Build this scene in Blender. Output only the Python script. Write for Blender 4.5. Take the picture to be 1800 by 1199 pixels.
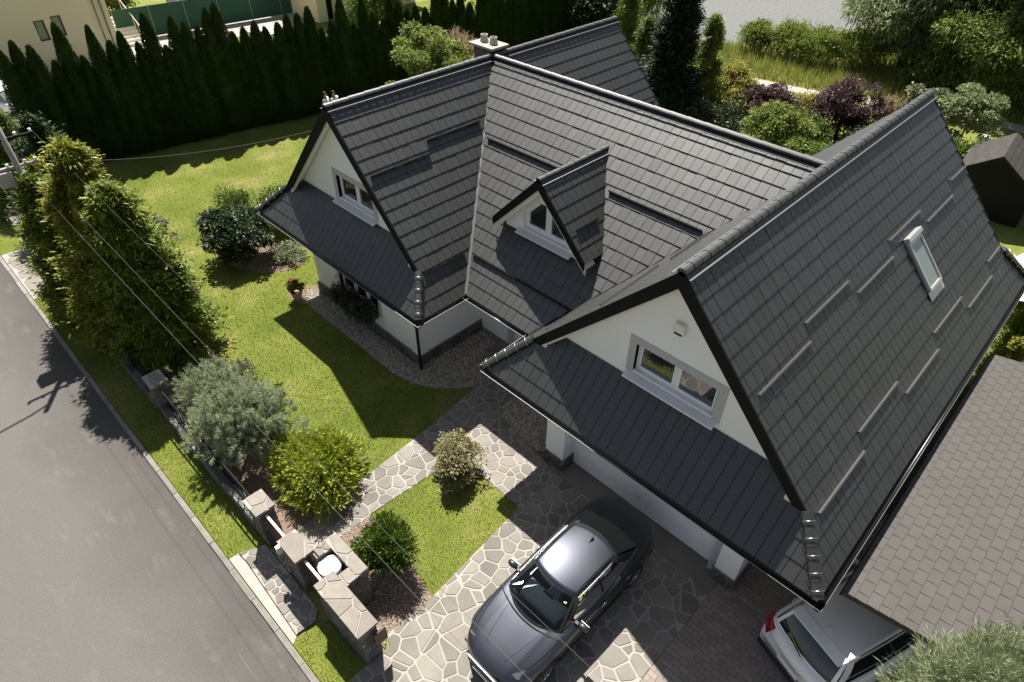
import bpy, bmesh, math, random
import numpy as np
from mathutils import Vector, Matrix

for o in list(bpy.data.objects):
    bpy.data.objects.remove(o, do_unlink=True)
SC = bpy.context.scene
COL = SC.collection
R_ = math.radians

# ------------------------------------------------------------------ camera
cam_d = bpy.data.cameras.new('camera')
cam = bpy.data.objects.new('camera', cam_d)
COL.objects.link(cam)
cam.location = (10.957, -9.458, 13.736)
cam.rotation_euler = (R_(49.265), R_(-0.547), R_(44.511))
cam_d.sensor_width = 36.0
cam_d.lens = 22.586
cam_d.clip_start = 0.1
cam_d.clip_end = 800
SC.camera = cam

# ------------------------------------------------------------------ world, sun, exposure
SUN_A, SUN_B = 0.555, 0.365            # shadow offset per metre of height, +x and -y
sun_dir = Vector((-SUN_A, SUN_B, 1.0)).normalized()
elev = math.asin(sun_dir.z)
W = bpy.data.worlds.new('World')
SC.world = W
W.use_nodes = True
wn = W.node_tree.nodes
wl = W.node_tree.links
wn.clear()
sky = wn.new('ShaderNodeTexSky')
sky.sky_type = 'NISHITA'
sky.sun_disc = False
sky.sun_elevation = elev
sky.sun_rotation = math.atan2(sun_dir.x, sun_dir.y)
sky.air_density = 0.8
sky.dust_density = 0.8
bg = wn.new('ShaderNodeBackground')
bg.inputs['Strength'].default_value = 0.054
wo = wn.new('ShaderNodeOutputWorld')
hsv = wn.new('ShaderNodeHueSaturation')
hsv.inputs['Saturation'].default_value = 0.55      # thin cloud: a paler sky
wl.new(sky.outputs[0], hsv.inputs['Color'])
wl.new(hsv.outputs[0], bg.inputs['Color'])
wl.new(bg.outputs[0], wo.inputs['Surface'])
sd = bpy.data.lights.new('sun', 'SUN')
sd.energy = 5.0
sd.angle = R_(0.53)
sd.color = (1.0, 0.955, 0.87)
sun = bpy.data.objects.new('sun', sd)
COL.objects.link(sun)
sun.location = (-20, 15, 40)
sun.rotation_euler = (-sun_dir).to_track_quat('-Z', 'Y').to_euler()
SC.view_settings.view_transform = 'Standard'
SC.view_settings.look = 'None'
SC.view_settings.exposure = 0.92
SC.view_settings.gamma = 1.0
SC.view_settings.use_curve_mapping = False
SC.cycles.max_bounces = 6
SC.cycles.transparent_max_bounces = 8
SC.cycles.use_denoising = True

# ------------------------------------------------------------------ helpers
def link(o, parent=None):
    COL.objects.link(o)
    if parent is not None:
        o.parent = parent
    return o

def tag(o, label=None, cat=None, group=None, kind=None):
    if label: o['label'] = label
    if cat: o['category'] = cat
    if group: o['group'] = group
    if kind: o['kind'] = kind
    return o

def empty(name, loc=(0, 0, 0), rz=0.0):
    o = bpy.data.objects.new(name, None)
    o.empty_display_size = 0.3
    o.location = loc
    o.rotation_euler = (0, 0, rz)
    COL.objects.link(o)
    return o

def me_from(name, verts, faces, mat, smooth=False, mats=None, fmat=None):
    me = bpy.data.meshes.new(name)
    me.from_pydata([tuple(v) for v in verts], [], [tuple(f) for f in faces])
    for m in (mats or [mat]):
        me.materials.append(m)
    if fmat is not None:
        me.polygons.foreach_set('material_index', fmat)
    if smooth:
        me.polygons.foreach_set('use_smooth', [True] * len(me.polygons))
    me.update()
    return me

def np_mesh(name, V, F, mat, smooth=False):
    """fast mesh: V (n,3), F (m,k) all faces with k corners"""
    me = bpy.data.meshes.new(name)
    n, (m, k) = len(V), F.shape
    me.vertices.add(n); me.loops.add(m * k); me.polygons.add(m)
    me.vertices.foreach_set('co', np.asarray(V, np.float32).ravel())
    me.loops.foreach_set('vertex_index', np.asarray(F, np.int32).ravel())
    me.polygons.foreach_set('loop_start', np.arange(0, m * k, k, dtype=np.int32))
    me.polygons.foreach_set('loop_total', np.full(m, k, np.int32))
    if smooth:
        me.polygons.foreach_set('use_smooth', np.ones(m, bool))
    me.materials.append(mat)
    me.update(calc_edges=True)
    return me

class MB:
    """collects simple solids, builds ONE mesh object"""
    def __init__(s):
        s.v = []; s.f = []
    def add(s, vs, fs):
        b = len(s.v)
        s.v += [tuple(v) for v in vs]
        s.f += [tuple(b + i for i in f) for f in fs]
        return s
    def box(s, x0, x1, y0, y1, z0, z1):
        vs = [(x, y, z) for z in (z0, z1) for x, y in ((x0, y0), (x1, y0), (x1, y1), (x0, y1))]
        return s.add(vs, [(3, 2, 1, 0), (4, 5, 6, 7), (0, 1, 5, 4), (1, 2, 6, 5), (2, 3, 7, 6), (3, 0, 4, 7)])
    def prism(s, poly, a, b):
        """poly: list of 3D points (planar); extruded by vector b-a (a usually 0)"""
        n = len(poly)
        A = [Vector(p) + Vector(a) for p in poly]
        B = [Vector(p) + Vector(b) for p in poly]
        fs = [tuple(range(n))[::-1], tuple(range(n, 2 * n))]
        fs += [(i, (i + 1) % n, n + (i + 1) % n, n + i) for i in range(n)]
        return s.add(A + B, fs)
    def bar(s, p, q, w, h, up=(0, 0, 1)):
        p, q = Vector(p), Vector(q)
        d = (q - p).normalized()
        u = Vector(up)
        if abs(d.dot(u)) > 0.98: u = Vector((1, 0, 0))
        sd_ = d.cross(u).normalized(); u = sd_.cross(d).normalized()
        c = [sd_ * (w / 2) * i + u * (h / 2) * j for i, j in ((-1, -1), (1, -1), (1, 1), (-1, 1))]
        return s.add([p + k for k in c] + [q + k for k in c],
                     [(3, 2, 1, 0), (4, 5, 6, 7), (0, 1, 5, 4), (1, 2, 6, 5), (2, 3, 7, 6), (3, 0, 4, 7)])
    def tube(s, pts, r, n=8, cap=True):
        pts = [Vector(p) for p in pts]
        rs = r if isinstance(r, (list, tuple)) else [r] * len(pts)
        rings = []
        for i, p in enumerate(pts):
            d = (pts[min(i + 1, len(pts) - 1)] - pts[max(i - 1, 0)]).normalized()
            u = Vector((0, 0, 1)) if abs(d.z) < 0.95 else Vector((1, 0, 0))
            a = d.cross(u).normalized(); b = a.cross(d).normalized()
            rings += [p + (a * math.cos(t) + b * math.sin(t)) * rs[i] for t in [2 * math.pi * k / n for k in range(n)]]
        fs = [(i * n + k, i * n + (k + 1) % n, (i + 1) * n + (k + 1) % n, (i + 1) * n + k)
              for i in range(len(pts) - 1) for k in range(n)]
        if cap:
            fs += [tuple(range(n))[::-1], tuple(range((len(pts) - 1) * n, len(pts) * n))]
        return s.add(rings, fs)
    def lathe(s, c, prof, n=20):
        """prof: list of (r,z); around vertical axis at c"""
        vs = [(c[0] + r * math.cos(2 * math.pi * k / n), c[1] + r * math.sin(2 * math.pi * k / n), c[2] + z) for r, z in prof for k in range(n)]
        fs = [(i * n + k, i * n + (k + 1) % n, (i + 1) * n + (k + 1) % n, (i + 1) * n + k) for i in range(len(prof) - 1) for k in range(n)]
        fs += [tuple(range(n))[::-1], tuple(range((len(prof) - 1) * n, len(prof) * n))]
        return s.add(vs, fs)
    def build(s, name, mat, parent=None, smooth=False, bevel=0.0, loc=None):
        o = bpy.data.objects.new(name, me_from(name, s.v, s.f, mat, smooth))
        if loc is not None: o.location = loc
        link(o, parent)
        if bevel:
            b = o.modifiers.new('bevel', 'BEVEL'); b.width = bevel; b.segments = 2; b.limit_method = 'ANGLE'
        return o

# ------------------------------------------------------------------ materials
def mat(name, col, rough=0.7, metal=0.0, var=0.0, noise=None, col2=None, bump=None, spec=0.5, coat=0.0,
        trans=0.0, speck=None, hue=0.0, streak=None, ior=1.5, coatr=0.05):
    """procedural principled material. var: lightness change per piece; noise=(scale, detail) mixes col with col2;
    bump=(scale, strength)"""
    m = bpy.data.materials.new(name); m.use_nodes = True
    nt = m.node_tree; N = nt.nodes; L = nt.links
    p = N['Principled BSDF']
    p.inputs['Roughness'].default_value = rough
    p.inputs['Metallic'].default_value = metal
    p.inputs['IOR'].default_value = ior
    p.inputs['Specular IOR Level'].default_value = spec
    p.inputs['Coat Weight'].default_value = coat
    p.inputs['Coat Roughness'].default_value = coatr
    p.inputs['Transmission Weight'].default_value = trans
    rgb = N.new('ShaderNodeRGB'); rgb.outputs[0].default_value = (*col, 1)
    out = rgb.outputs[0]
    tc = N.new('ShaderNodeTexCoord')
    geo = N.new('ShaderNodeNewGeometry')
    if noise:
        nz = N.new('ShaderNodeTexNoise'); nz.inputs['Scale'].default_value = noise[0]; nz.inputs['Detail'].default_value = noise[1]
        L.new(geo.outputs['Position'], nz.inputs['Vector'])
        rp = N.new('ShaderNodeValToRGB'); rp.color_ramp.elements[0].position = 0.35; rp.color_ramp.elements[1].position = 0.68
        L.new(nz.outputs['Fac'], rp.inputs['Fac'])
        mx = N.new('ShaderNodeMix'); mx.data_type = 'RGBA'
        L.new(rp.outputs['Color'], mx.inputs['Factor']); L.new(out, mx.inputs['A']); mx.inputs['B'].default_value = (*col2, 1)
        out = mx.outputs['Result']
    if streak:
        # streak=(scale vector, colour, lo, hi): stretched wear marks
        mp = N.new('ShaderNodeMapping'); mp.inputs['Scale'].default_value = streak[0]
        L.new(geo.outputs['Position'], mp.inputs['Vector'])
        nz = N.new('ShaderNodeTexNoise'); nz.inputs['Scale'].default_value = 1.0; nz.inputs['Detail'].default_value = 6
        L.new(mp.outputs[0], nz.inputs['Vector'])
        rp = N.new('ShaderNodeValToRGB'); rp.color_ramp.elements[0].position = streak[2]; rp.color_ramp.elements[1].position = streak[3]
        L.new(nz.outputs['Fac'], rp.inputs['Fac'])
        mx = N.new('ShaderNodeMix'); mx.data_type = 'RGBA'
        L.new(rp.outputs['Color'], mx.inputs['Factor']); L.new(out, mx.inputs['A']); mx.inputs['B'].default_value = (*streak[1], 1)
        out = mx.outputs['Result']
    if speck:
        # speck=(scale, colour, threshold)
        nz = N.new('ShaderNodeTexNoise'); nz.inputs['Scale'].default_value = speck[0]; nz.inputs['Detail'].default_value = 2
        L.new(geo.outputs['Position'], nz.inputs['Vector'])
        rp = N.new('ShaderNodeValToRGB'); rp.color_ramp.elements[0].position = speck[2]; rp.color_ramp.elements[1].position = min(1, speck[2] + 0.08)
        L.new(nz.outputs['Fac'], rp.inputs['Fac'])
        mx = N.new('ShaderNodeMix'); mx.data_type = 'RGBA'
        L.new(rp.outputs['Color'], mx.inputs['Factor']); L.new(out, mx.inputs['A']); mx.inputs['B'].default_value = (*speck[1], 1)
        out = mx.outputs['Result']
    if var or hue:
        oi = N.new('ShaderNodeObjectInfo')
        ad = N.new('ShaderNodeMath'); ad.operation = 'ADD'
        L.new(oi.outputs['Random'], ad.inputs[0]); L.new(geo.outputs['Random Per Island'], ad.inputs[1])
        fr = N.new('ShaderNodeMath'); fr.operation = 'FRACT'; L.new(ad.outputs[0], fr.inputs[0])
        hs = N.new('ShaderNodeHueSaturation')
        mr = N.new('ShaderNodeMapRange'); mr.inputs['To Min'].default_value = 1 - var; mr.inputs['To Max'].default_value = 1 + var
        L.new(fr.outputs[0], mr.inputs['Value']); L.new(mr.outputs[0], hs.inputs['Value'])
        if hue:
            m3 = N.new('ShaderNodeMath'); m3.operation = 'MULTIPLY'; m3.inputs[1].default_value = 7.31; L.new(fr.outputs[0], m3.inputs[0])
            f3 = N.new('ShaderNodeMath'); f3.operation = 'FRACT'; L.new(m3.outputs[0], f3.inputs[0])
            m4 = N.new('ShaderNodeMapRange'); m4.inputs['To Min'].default_value = 0.5 - hue; m4.inputs['To Max'].default_value = 0.5 + hue
            L.new(f3.outputs[0], m4.inputs['Value']); L.new(m4.outputs[0], hs.inputs['Hue'])
        L.new(out, hs.inputs['Color']); out = hs.outputs['Color']
    L.new(out, p.inputs['Base Color'])
    if bump:
        nb = N.new('ShaderNodeTexNoise'); nb.inputs['Scale'].default_value = bump[0]; nb.inputs['Detail'].default_value = 5
        L.new(geo.outputs['Position'], nb.inputs['Vector'])
        bp = N.new('ShaderNodeBump'); bp.inputs['Strength'].default_value = bump[1]; bp.inputs['Distance'].default_value = 0.02
        L.new(nb.outputs['Fac'], bp.inputs['Height']); L.new(bp.outputs[0], p.inputs['Normal'])
    return m

def leafmat(name, c1, c2, transl=0.35, rough=0.5, gloss=0.06):
    """leaf: colour between c1 and c2 for each leaf, light passes through the blade"""
    m = bpy.data.materials.new(name); m.use_nodes = True
    nt = m.node_tree; N = nt.nodes; L = nt.links
    N.clear()
    geo = N.new('ShaderNodeNewGeometry'); oi = N.new('ShaderNodeObjectInfo')
    mx = N.new('ShaderNodeMix'); mx.data_type = 'RGBA'
    mx.inputs['A'].default_value = (*c1, 1); mx.inputs['B'].default_value = (*c2, 1)
    nz = N.new('ShaderNodeTexNoise'); nz.inputs['Scale'].default_value = 1.6; nz.inputs['Detail'].default_value = 2
    L.new(geo.outputs['Position'], nz.inputs['Vector'])
    ad = N.new('ShaderNodeMath'); ad.operation = 'MULTIPLY_ADD'; ad.inputs[1].default_value = 0.5
    L.new(geo.outputs['Random Per Island'], ad.inputs[0])
    sb = N.new('ShaderNodeMath'); sb.operation = 'MULTIPLY_ADD'; sb.inputs[1].default_value = 1.3; sb.inputs[2].default_value = -0.4
    L.new(nz.outputs['Fac'], sb.inputs[0]); L.new(sb.outputs[0], ad.inputs[2])
    L.new(ad.outputs[0], mx.inputs['Factor'])
    hs = N.new('ShaderNodeHueSaturation')
    mr = N.new('ShaderNodeMapRange'); mr.inputs['To Min'].default_value = 0.86; mr.inputs['To Max'].default_value = 1.12
    L.new(oi.outputs['Random'], mr.inputs['Value']); L.new(mr.outputs[0], hs.inputs['Value'])
    L.new(mx.outputs['Result'], hs.inputs['Color'])
    df = N.new('ShaderNodeBsdfDiffuse'); tr = N.new('ShaderNodeBsdfTranslucent'); gl = N.new('ShaderNodeBsdfGlossy')
    gl.inputs['Roughness'].default_value = rough; gl.inputs['Color'].default_value = (0.9, 0.95, 0.9, 1)
    L.new(hs.outputs[0], df.inputs['Color']); L.new(hs.outputs[0], tr.inputs['Color'])
    m1 = N.new('ShaderNodeMixShader'); m1.inputs[0].default_value = transl
    L.new(df.outputs[0], m1.inputs[1]); L.new(tr.outputs[0], m1.inputs[2])
    m2 = N.new('ShaderNodeMixShader'); m2.inputs[0].default_value = gloss
    L.new(m1.outputs[0], m2.inputs[1]); L.new(gl.outputs[0], m2.inputs[2])
    o = N.new('ShaderNodeOutputMaterial'); L.new(m2.outputs[0], o.inputs['Surface'])
    return m

M = dict(
    tile=mat('roof_tile_graphite', (0.0185, 0.019, 0.0165), 0.49, var=0.16, bump=(9, 0.06), spec=0.5, noise=(0.7, 4), col2=(0.021, 0.023, 0.022), ior=1.85),
    black=mat('black_trim', (0.004, 0.0045, 0.004), 0.75, spec=0.25),
    seam=mat('valley_metal', (0.13, 0.13, 0.14), 0.45, metal=0.3),
    gutter=mat('gutter_black', (0.012, 0.012, 0.013), 0.35),
    lip=mat('gutter_lip_glint', (0.26, 0.26, 0.25), 0.4, metal=0.5),  # lighter grey paints the glint along the gutter edge
    steel=mat('steel_clip', (0.62, 0.61, 0.59), 0.28, metal=1.0),
    guard=mat('snow_guard_steel', (0.24, 0.235, 0.22), 0.4, metal=0.8),
    white=mat('white_render', (0.90, 0.895, 0.90), 0.85, bump=(60, 0.12), noise=(0.8, 5), col2=(0.87, 0.865, 0.87)),
    cream=mat('cream_soffit', (0.78, 0.75, 0.68), 0.7),
    trim=mat('grey_window_trim', (0.46, 0.46, 0.475), 0.85, bump=(60, 0.1)),
    pvc=mat('white_window_frame', (0.82, 0.82, 0.83), 0.3),
    sill=mat('white_sill', (0.74, 0.74, 0.77), 0.4),
    mortar=mat('mortar', (0.385, 0.36, 0.32), 0.95, bump=(80, 0.3), noise=(3, 4), col2=(0.34, 0.315, 0.28)),
    flag=mat('flagstone', (0.185, 0.168, 0.147), 0.8, var=0.22, hue=0.012, bump=(28, 0.3), noise=(1.6, 7), col2=(0.235, 0.213, 0.186), streak=((0.5, 0.9, 1), (0.13, 0.12, 0.10), 0.58, 0.82)),
    clad=mat('cladding_stone', (0.105, 0.098, 0.088), 0.85, var=0.35, bump=(25, 0.35)),
    cap=mat('capstone', (0.225, 0.200, 0.168), 0.8, var=0.12, bump=(25, 0.2), noise=(6, 4), col2=(0.265, 0.238, 0.20)),
    plinth=mat('plinth_mortar', (0.25, 0.24, 0.215), 0.95, bump=(50, 0.3)),
    concrete=mat('concrete', (0.42, 0.385, 0.345), 0.9, bump=(60, 0.2), noise=(2.5, 6), col2=(0.35, 0.32, 0.29)),
    apron=mat('apron_concrete', (0.22, 0.20, 0.185), 0.9, bump=(50, 0.2), noise=(2, 5), col2=(0.18, 0.165, 0.15)),
    brick=mat('paver', (0.27, 0.225, 0.195), 0.85, var=0.14, bump=(40, 0.25)),
    joint=mat('paver_joint', (0.07, 0.06, 0.05), 0.95),
    shingle=mat('brown_shingle', (0.080, 0.074, 0.069), 0.85, var=0.05, hue=0.008, bump=(120, 0.25), noise=(1.2, 5), col2=(0.088, 0.081, 0.075)),
    shinglebase=mat('shingle_base', (0.06, 0.05, 0.045), 0.9),
    darkshingle=mat('dark_shingle', (0.045, 0.038, 0.034), 0.85, var=0.2, bump=(60, 0.3)),
    wood=mat('dark_wood', (0.10, 0.065, 0.04), 0.7, bump=(20, 0.2)),
    pole=mat('pole_concrete', (0.30, 0.285, 0.265), 0.85, bump=(40, 0.2)),
    wire=mat('wire', (0.14, 0.135, 0.125), 0.7),
    rail=mat('white_rail', (0.78, 0.77, 0.74), 0.4),
    glass=mat('window_glass', (0.012, 0.016, 0.016), 0.03, spec=1.0),
    binw=mat('bin_lid_white', (0.80, 0.79, 0.76), 0.45),
    bark=mat('bark', (0.09, 0.065, 0.045), 0.9, bump=(18, 0.6)),
    yellow=mat('yellow_render', (0.84, 0.74, 0.48), 0.9, bump=(40, 0.15), noise=(0.5, 5), col2=(0.79, 0.70, 0.46)),
    terra=mat('terracotta', (0.52, 0.36, 0.24), 0.8),
    skin=mat('skin', (0.50, 0.30, 0.21), 0.6),
    shirt=mat('white_cloth', (0.80, 0.80, 0.80), 0.9),
    brown=mat('brown_cloth', (0.16, 0.05, 0.035), 0.9),
    navy=mat('dark_cloth', (0.03, 0.03, 0.04), 0.9),
    hair=mat('dark_hair', (0.02, 0.014, 0.01), 0.7),
    soil=mat('bark_mulch', (0.24, 0.17, 0.13), 0.95, bump=(30, 0.6), noise=(6, 5), col2=(0.17, 0.12, 0.09)),
    gravelbase=mat('gravel_base', (0.24, 0.21, 0.18), 0.95, bump=(45, 0.6)),
    pebble=mat('pebble', (0.56, 0.50, 0.43), 0.75, var=0.45, hue=0.02),
    chip=mat('bark_chip', (0.42, 0.33, 0.27), 0.85, var=0.35, hue=0.015),
)
# ------------------------------------------------------------------ 2D geometry helpers
def clip_half(poly, nx, ny, d):
    """keep the side nx*x+ny*y <= d"""
    out = []
    n = len(poly)
    for i in range(n):
        a, b = poly[i], poly[(i + 1) % n]
        da = nx * a[0] + ny * a[1] - d; db = nx * b[0] + ny * b[1] - d
        if da <= 0: out.append(a)
        if (da < 0 < db) or (db < 0 < da):
            t = da / (da - db)
            out.append((a[0] + t * (b[0] - a[0]), a[1] + t * (b[1] - a[1])))
    return out

def area(p):
    return 0.5 * sum(p[i][0] * p[(i + 1) % len(p)][1] - p[(i + 1) % len(p)][0] * p[i][1] for i in range(len(p))) if len(p) > 2 else 0.0

def clip_convex(subject, win):
    """clip any polygon by a convex counter-clockwise window"""
    p = subject
    n = len(win)
    for i in range(n):
        a, b = win[i], win[(i + 1) % n]
        nx, ny = b[1] - a[1], -(b[0] - a[0])
        p = clip_half(p, nx, ny, nx * a[0] + ny * a[1])
        if len(p) < 3: return []
    return p

def dedupe(p, eps=1e-3):
    q = []
    for a in p:
        if not q or math.hypot(a[0] - q[-1][0], a[1] - q[-1][1]) > eps: q.append(a)
    if len(q) > 1 and math.hypot(q[0][0] - q[-1][0], q[0][1] - q[-1][1]) <= eps: q.pop()
    return q

def soften(p, k=0.07, cmax=0.018):
    out = []
    n = len(p)
    for i in range(n):
        a, b, c = p[i - 1], p[i], p[(i + 1) % n]
        for q in (a, c):
            L = math.hypot(q[0] - b[0], q[1] - b[1]) or 1
            t = min(k, cmax / L)
            out.append((b[0] + (q[0] - b[0]) * t, b[1] + (q[1] - b[1]) * t))
    return out

def inside(P, poly):
    x, y = P[:, 0], P[:, 1]
    r = np.zeros(len(P), bool)
    n = len(poly)
    for i in range(n):
        (x0, y0), (x1, y1) = poly[i], poly[(i + 1) % n]
        c = ((y0 > y) != (y1 > y))
        with np.errstate(divide='ignore', invalid='ignore'):
            r ^= c & (x < (x1 - x0) * (y - y0) / (y1 - y0 + 1e-12) + x0)
    return r

def crazy(region, size, joint, seed, jitter=0.42, aniso=0.0):
    """crazy-paving polygons filling a region"""
    rng = random.Random(seed)
    xs = [p[0] for p in region]; ys = [p[1] for p in region]
    x0, x1, y0, y1 = min(xs) - size, max(xs) + size, min(ys) - size, max(ys) + size
    sites = []
    ny = int((y1 - y0) / size) + 1; nx = int((x1 - x0) / size) + 1
    for j in range(ny):
        for i in range(nx):
            if rng.random() < 0.13: continue
            sites.append((x0 + (i + 0.5 + (0.5 if j % 2 else 0) + rng.uniform(-jitter, jitter)) * size,
                          y0 + (j + 0.5 + rng.uniform(-jitter, jitter)) * size, rng.uniform(-0.15, 0.15) * size))
    out = []
    R2 = (3.0 * size) ** 2
    for a in sites:
        cell = [(a[0] - 1.6 * size, a[1] - 1.6 * size), (a[0] + 1.6 * size, a[1] - 1.6 * size),
                (a[0] + 1.6 * size, a[1] + 1.6 * size), (a[0] - 1.6 * size, a[1] + 1.6 * size)]
        g = joint / 2 * rng.uniform(0.7, 1.4)
        for b in sites:
            dx, dy = b[0] - a[0], b[1] - a[1]
            D2 = dx * dx + dy * dy
            if D2 < 1e-9 or D2 > R2: continue
            D = math.sqrt(D2)
            nx_, ny_ = dx / D, dy / D
            off = (a[2] - b[2])
            d = nx_ * (a[0] + b[0]) / 2 + ny_ * (a[1] + b[1]) / 2 + off - g
            cell = clip_half(cell, nx_, ny_, d)
            if len(cell) < 3: break
        if len(cell) < 3: continue
        p = dedupe(clip_convex(region, cell), 0.004)
        if len(p) < 3 or abs(area(p)) < 0.12 * size * size: continue
        if area(p) < 0: p = p[::-1]
        out.append(dedupe(soften(p), 0.002))
    return out

def slab(name, poly, z0, z1, m, parent, ch=0.006, fn=None, jz=0.0):
    """flat stone with a small chamfer; fn maps (u,v,h) to 3D"""
    n = len(poly)
    cx = sum(p[0] for p in poly) / n; cy = sum(p[1] for p in poly) / n
    fn = fn or (lambda u, v, h: (u, v, h))
    r = max(math.hypot(p[0] - cx, p[1] - cy) for p in poly)
    k = 1 - ch / max(r, 1e-3)
    V = [fn(p[0], p[1], z0) for p in poly] + [fn(p[0], p[1], z1 - ch) for p in poly] + \
        [fn(cx + (p[0] - cx) * k, cy + (p[1] - cy) * k, z1) for p in poly]
    F = [tuple(range(2 * n, 3 * n))]
    for a in (0, n):
        F += [(a + i, a + (i + 1) % n, a + n + (i + 1) % n, a + n + i) for i in range(n)]
    o = bpy.data.objects.new(name, me_from(name, V, F, m))
    return link(o, parent)

def sheet(name, poly, z, m, kind='structure', parent=None, sub=0):
    me = me_from(name, [(x, y, z) for x, y in poly], [tuple(range(len(poly)))] if area(poly) > 0 else [tuple(range(len(poly)))[::-1]], m)
    o = bpy.data.objects.new(name, me)
    link(o, parent)
    if kind and parent is None: o['kind'] = kind
    return o

# ------------------------------------------------------------------ ground materials
def asphalt_mat():
    m = bpy.data.materials.new('old_asphalt'); m.use_nodes = True
    N = m.node_tree.nodes; L = m.node_tree.links; p = N['Principled BSDF']
    p.inputs['Roughness'].default_value = 0.9
    geo = N.new('ShaderNodeNewGeometry')
    sep = N.new('ShaderNodeSeparateXYZ'); L.new(geo.outputs['Position'], sep.inputs[0])
    n1 = N.new('ShaderNodeTexNoise'); n1.inputs['Scale'].default_value = 0.55; n1.inputs['Detail'].default_value = 5
    L.new(geo.outputs['Position'], n1.inputs['Vector'])
    # worn lane: lighter away from the kerb
    ma = N.new('ShaderNodeMath'); ma.operation = 'MULTIPLY_ADD'; ma.inputs[1].default_value = 2.2
    L.new(n1.outputs['Fac'], ma.inputs[0]); L.new(sep.outputs['Y'], ma.inputs[2])
    mr = N.new('ShaderNodeMapRange'); mr.inputs['From Min'].default_value = -7.3; mr.inputs['From Max'].default_value = -9.6
    L.new(ma.outputs[0], mr.inputs['Value'])
    r1 = N.new('ShaderNodeValToRGB')
    r1.color_ramp.elements[0].color = (0.080, 0.074, 0.067, 1); r1.color_ramp.elements[1].color = (0.128, 0.122, 0.112, 1)
    L.new(mr.outputs[0], r1.inputs['Fac'])
    # pale dusty streaks along x
    mp = N.new('ShaderNodeMapping'); mp.inputs['Scale'].default_value = (0.9, 2.2, 1); mp.inputs['Rotation'].default_value = (0, 0, 0.12)
    L.new(geo.outputs['Position'], mp.inputs['Vector'])
    n2 = N.new('ShaderNodeTexNoise'); n2.inputs['Scale'].default_value = 0.9; n2.inputs['Detail'].default_value = 8; n2.inputs['Roughness'].default_value = 0.62
    L.new(mp.outputs[0], n2.inputs['Vector'])
    r2 = N.new('ShaderNodeValToRGB'); r2.color_ramp.elements[0].position = 0.56; r2.color_ramp.elements[1].position = 0.92
    L.new(n2.outputs['Fac'], r2.inputs['Fac'])
    mx = N.new('ShaderNodeMix'); mx.data_type = 'RGBA'; mx.inputs['B'].default_value = (0.185, 0.172, 0.152, 1)
    L.new(r2.outputs['Color'], mx.inputs['Factor']); L.new(r1.outputs['Color'], mx.inputs['A'])
    mp2 = N.new('ShaderNodeMapping'); mp2.inputs['Scale'].default_value = (0.8, 11, 1); mp2.inputs['Rotation'].default_value = (0, 0, -0.05)
    L.new(geo.outputs['Position'], mp2.inputs['Vector'])
    n5 = N.new('ShaderNodeTexNoise'); n5.inputs['Scale'].default_value = 1.0; n5.inputs['Detail'].default_value = 6; n5.inputs['Roughness'].default_value = 0.7
    L.new(mp2.outputs[0], n5.inputs['Vector'])
    r5 = N.new('ShaderNodeValToRGB'); r5.color_ramp.elements[0].position = 0.63; r5.color_ramp.elements[1].position = 0.78
    L.new(n5.outputs['Fac'], r5.inputs['Fac'])
    mx2 = N.new('ShaderNodeMix'); mx2.data_type = 'RGBA'; mx2.inputs['B'].default_value = (0.20, 0.188, 0.168, 1)
    L.new(r5.outputs['Color'], mx2.inputs['Factor']); L.new(mx.outputs['Result'], mx2.inputs['A'])
    mx = mx2
    # aggregate
    n3 = N.new('ShaderNodeTexNoise'); n3.inputs['Scale'].default_value = 55; n3.inputs['Detail'].default_value = 3
    L.new(geo.outputs['Position'], n3.inputs['Vector'])
    hs = N.new('ShaderNodeHueSaturation'); m4 = N.new('ShaderNodeMapRange'); m4.inputs['From Min'].default_value = 0.3; m4.inputs['From Max'].default_value = 0.7
    m4.inputs['To Min'].default_value = 0.80; m4.inputs['To Max'].default_value = 1.2
    L.new(n3.outputs['Fac'], m4.inputs['Value']); L.new(m4.outputs[0], hs.inputs['Value']); L.new(mx.outputs['Result'], hs.inputs['Color'])
    L.new(hs.outputs[0], p.inputs['Base Color'])
    bp = N.new('ShaderNodeBump'); bp.inputs['Strength'].default_value = 0.35; bp.inputs['Distance'].default_value = 0.01
    L.new(n3.outputs['Fac'], bp.inputs['Height']); L.new(bp.outputs[0], p.inputs['Normal'])
    return m

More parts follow.
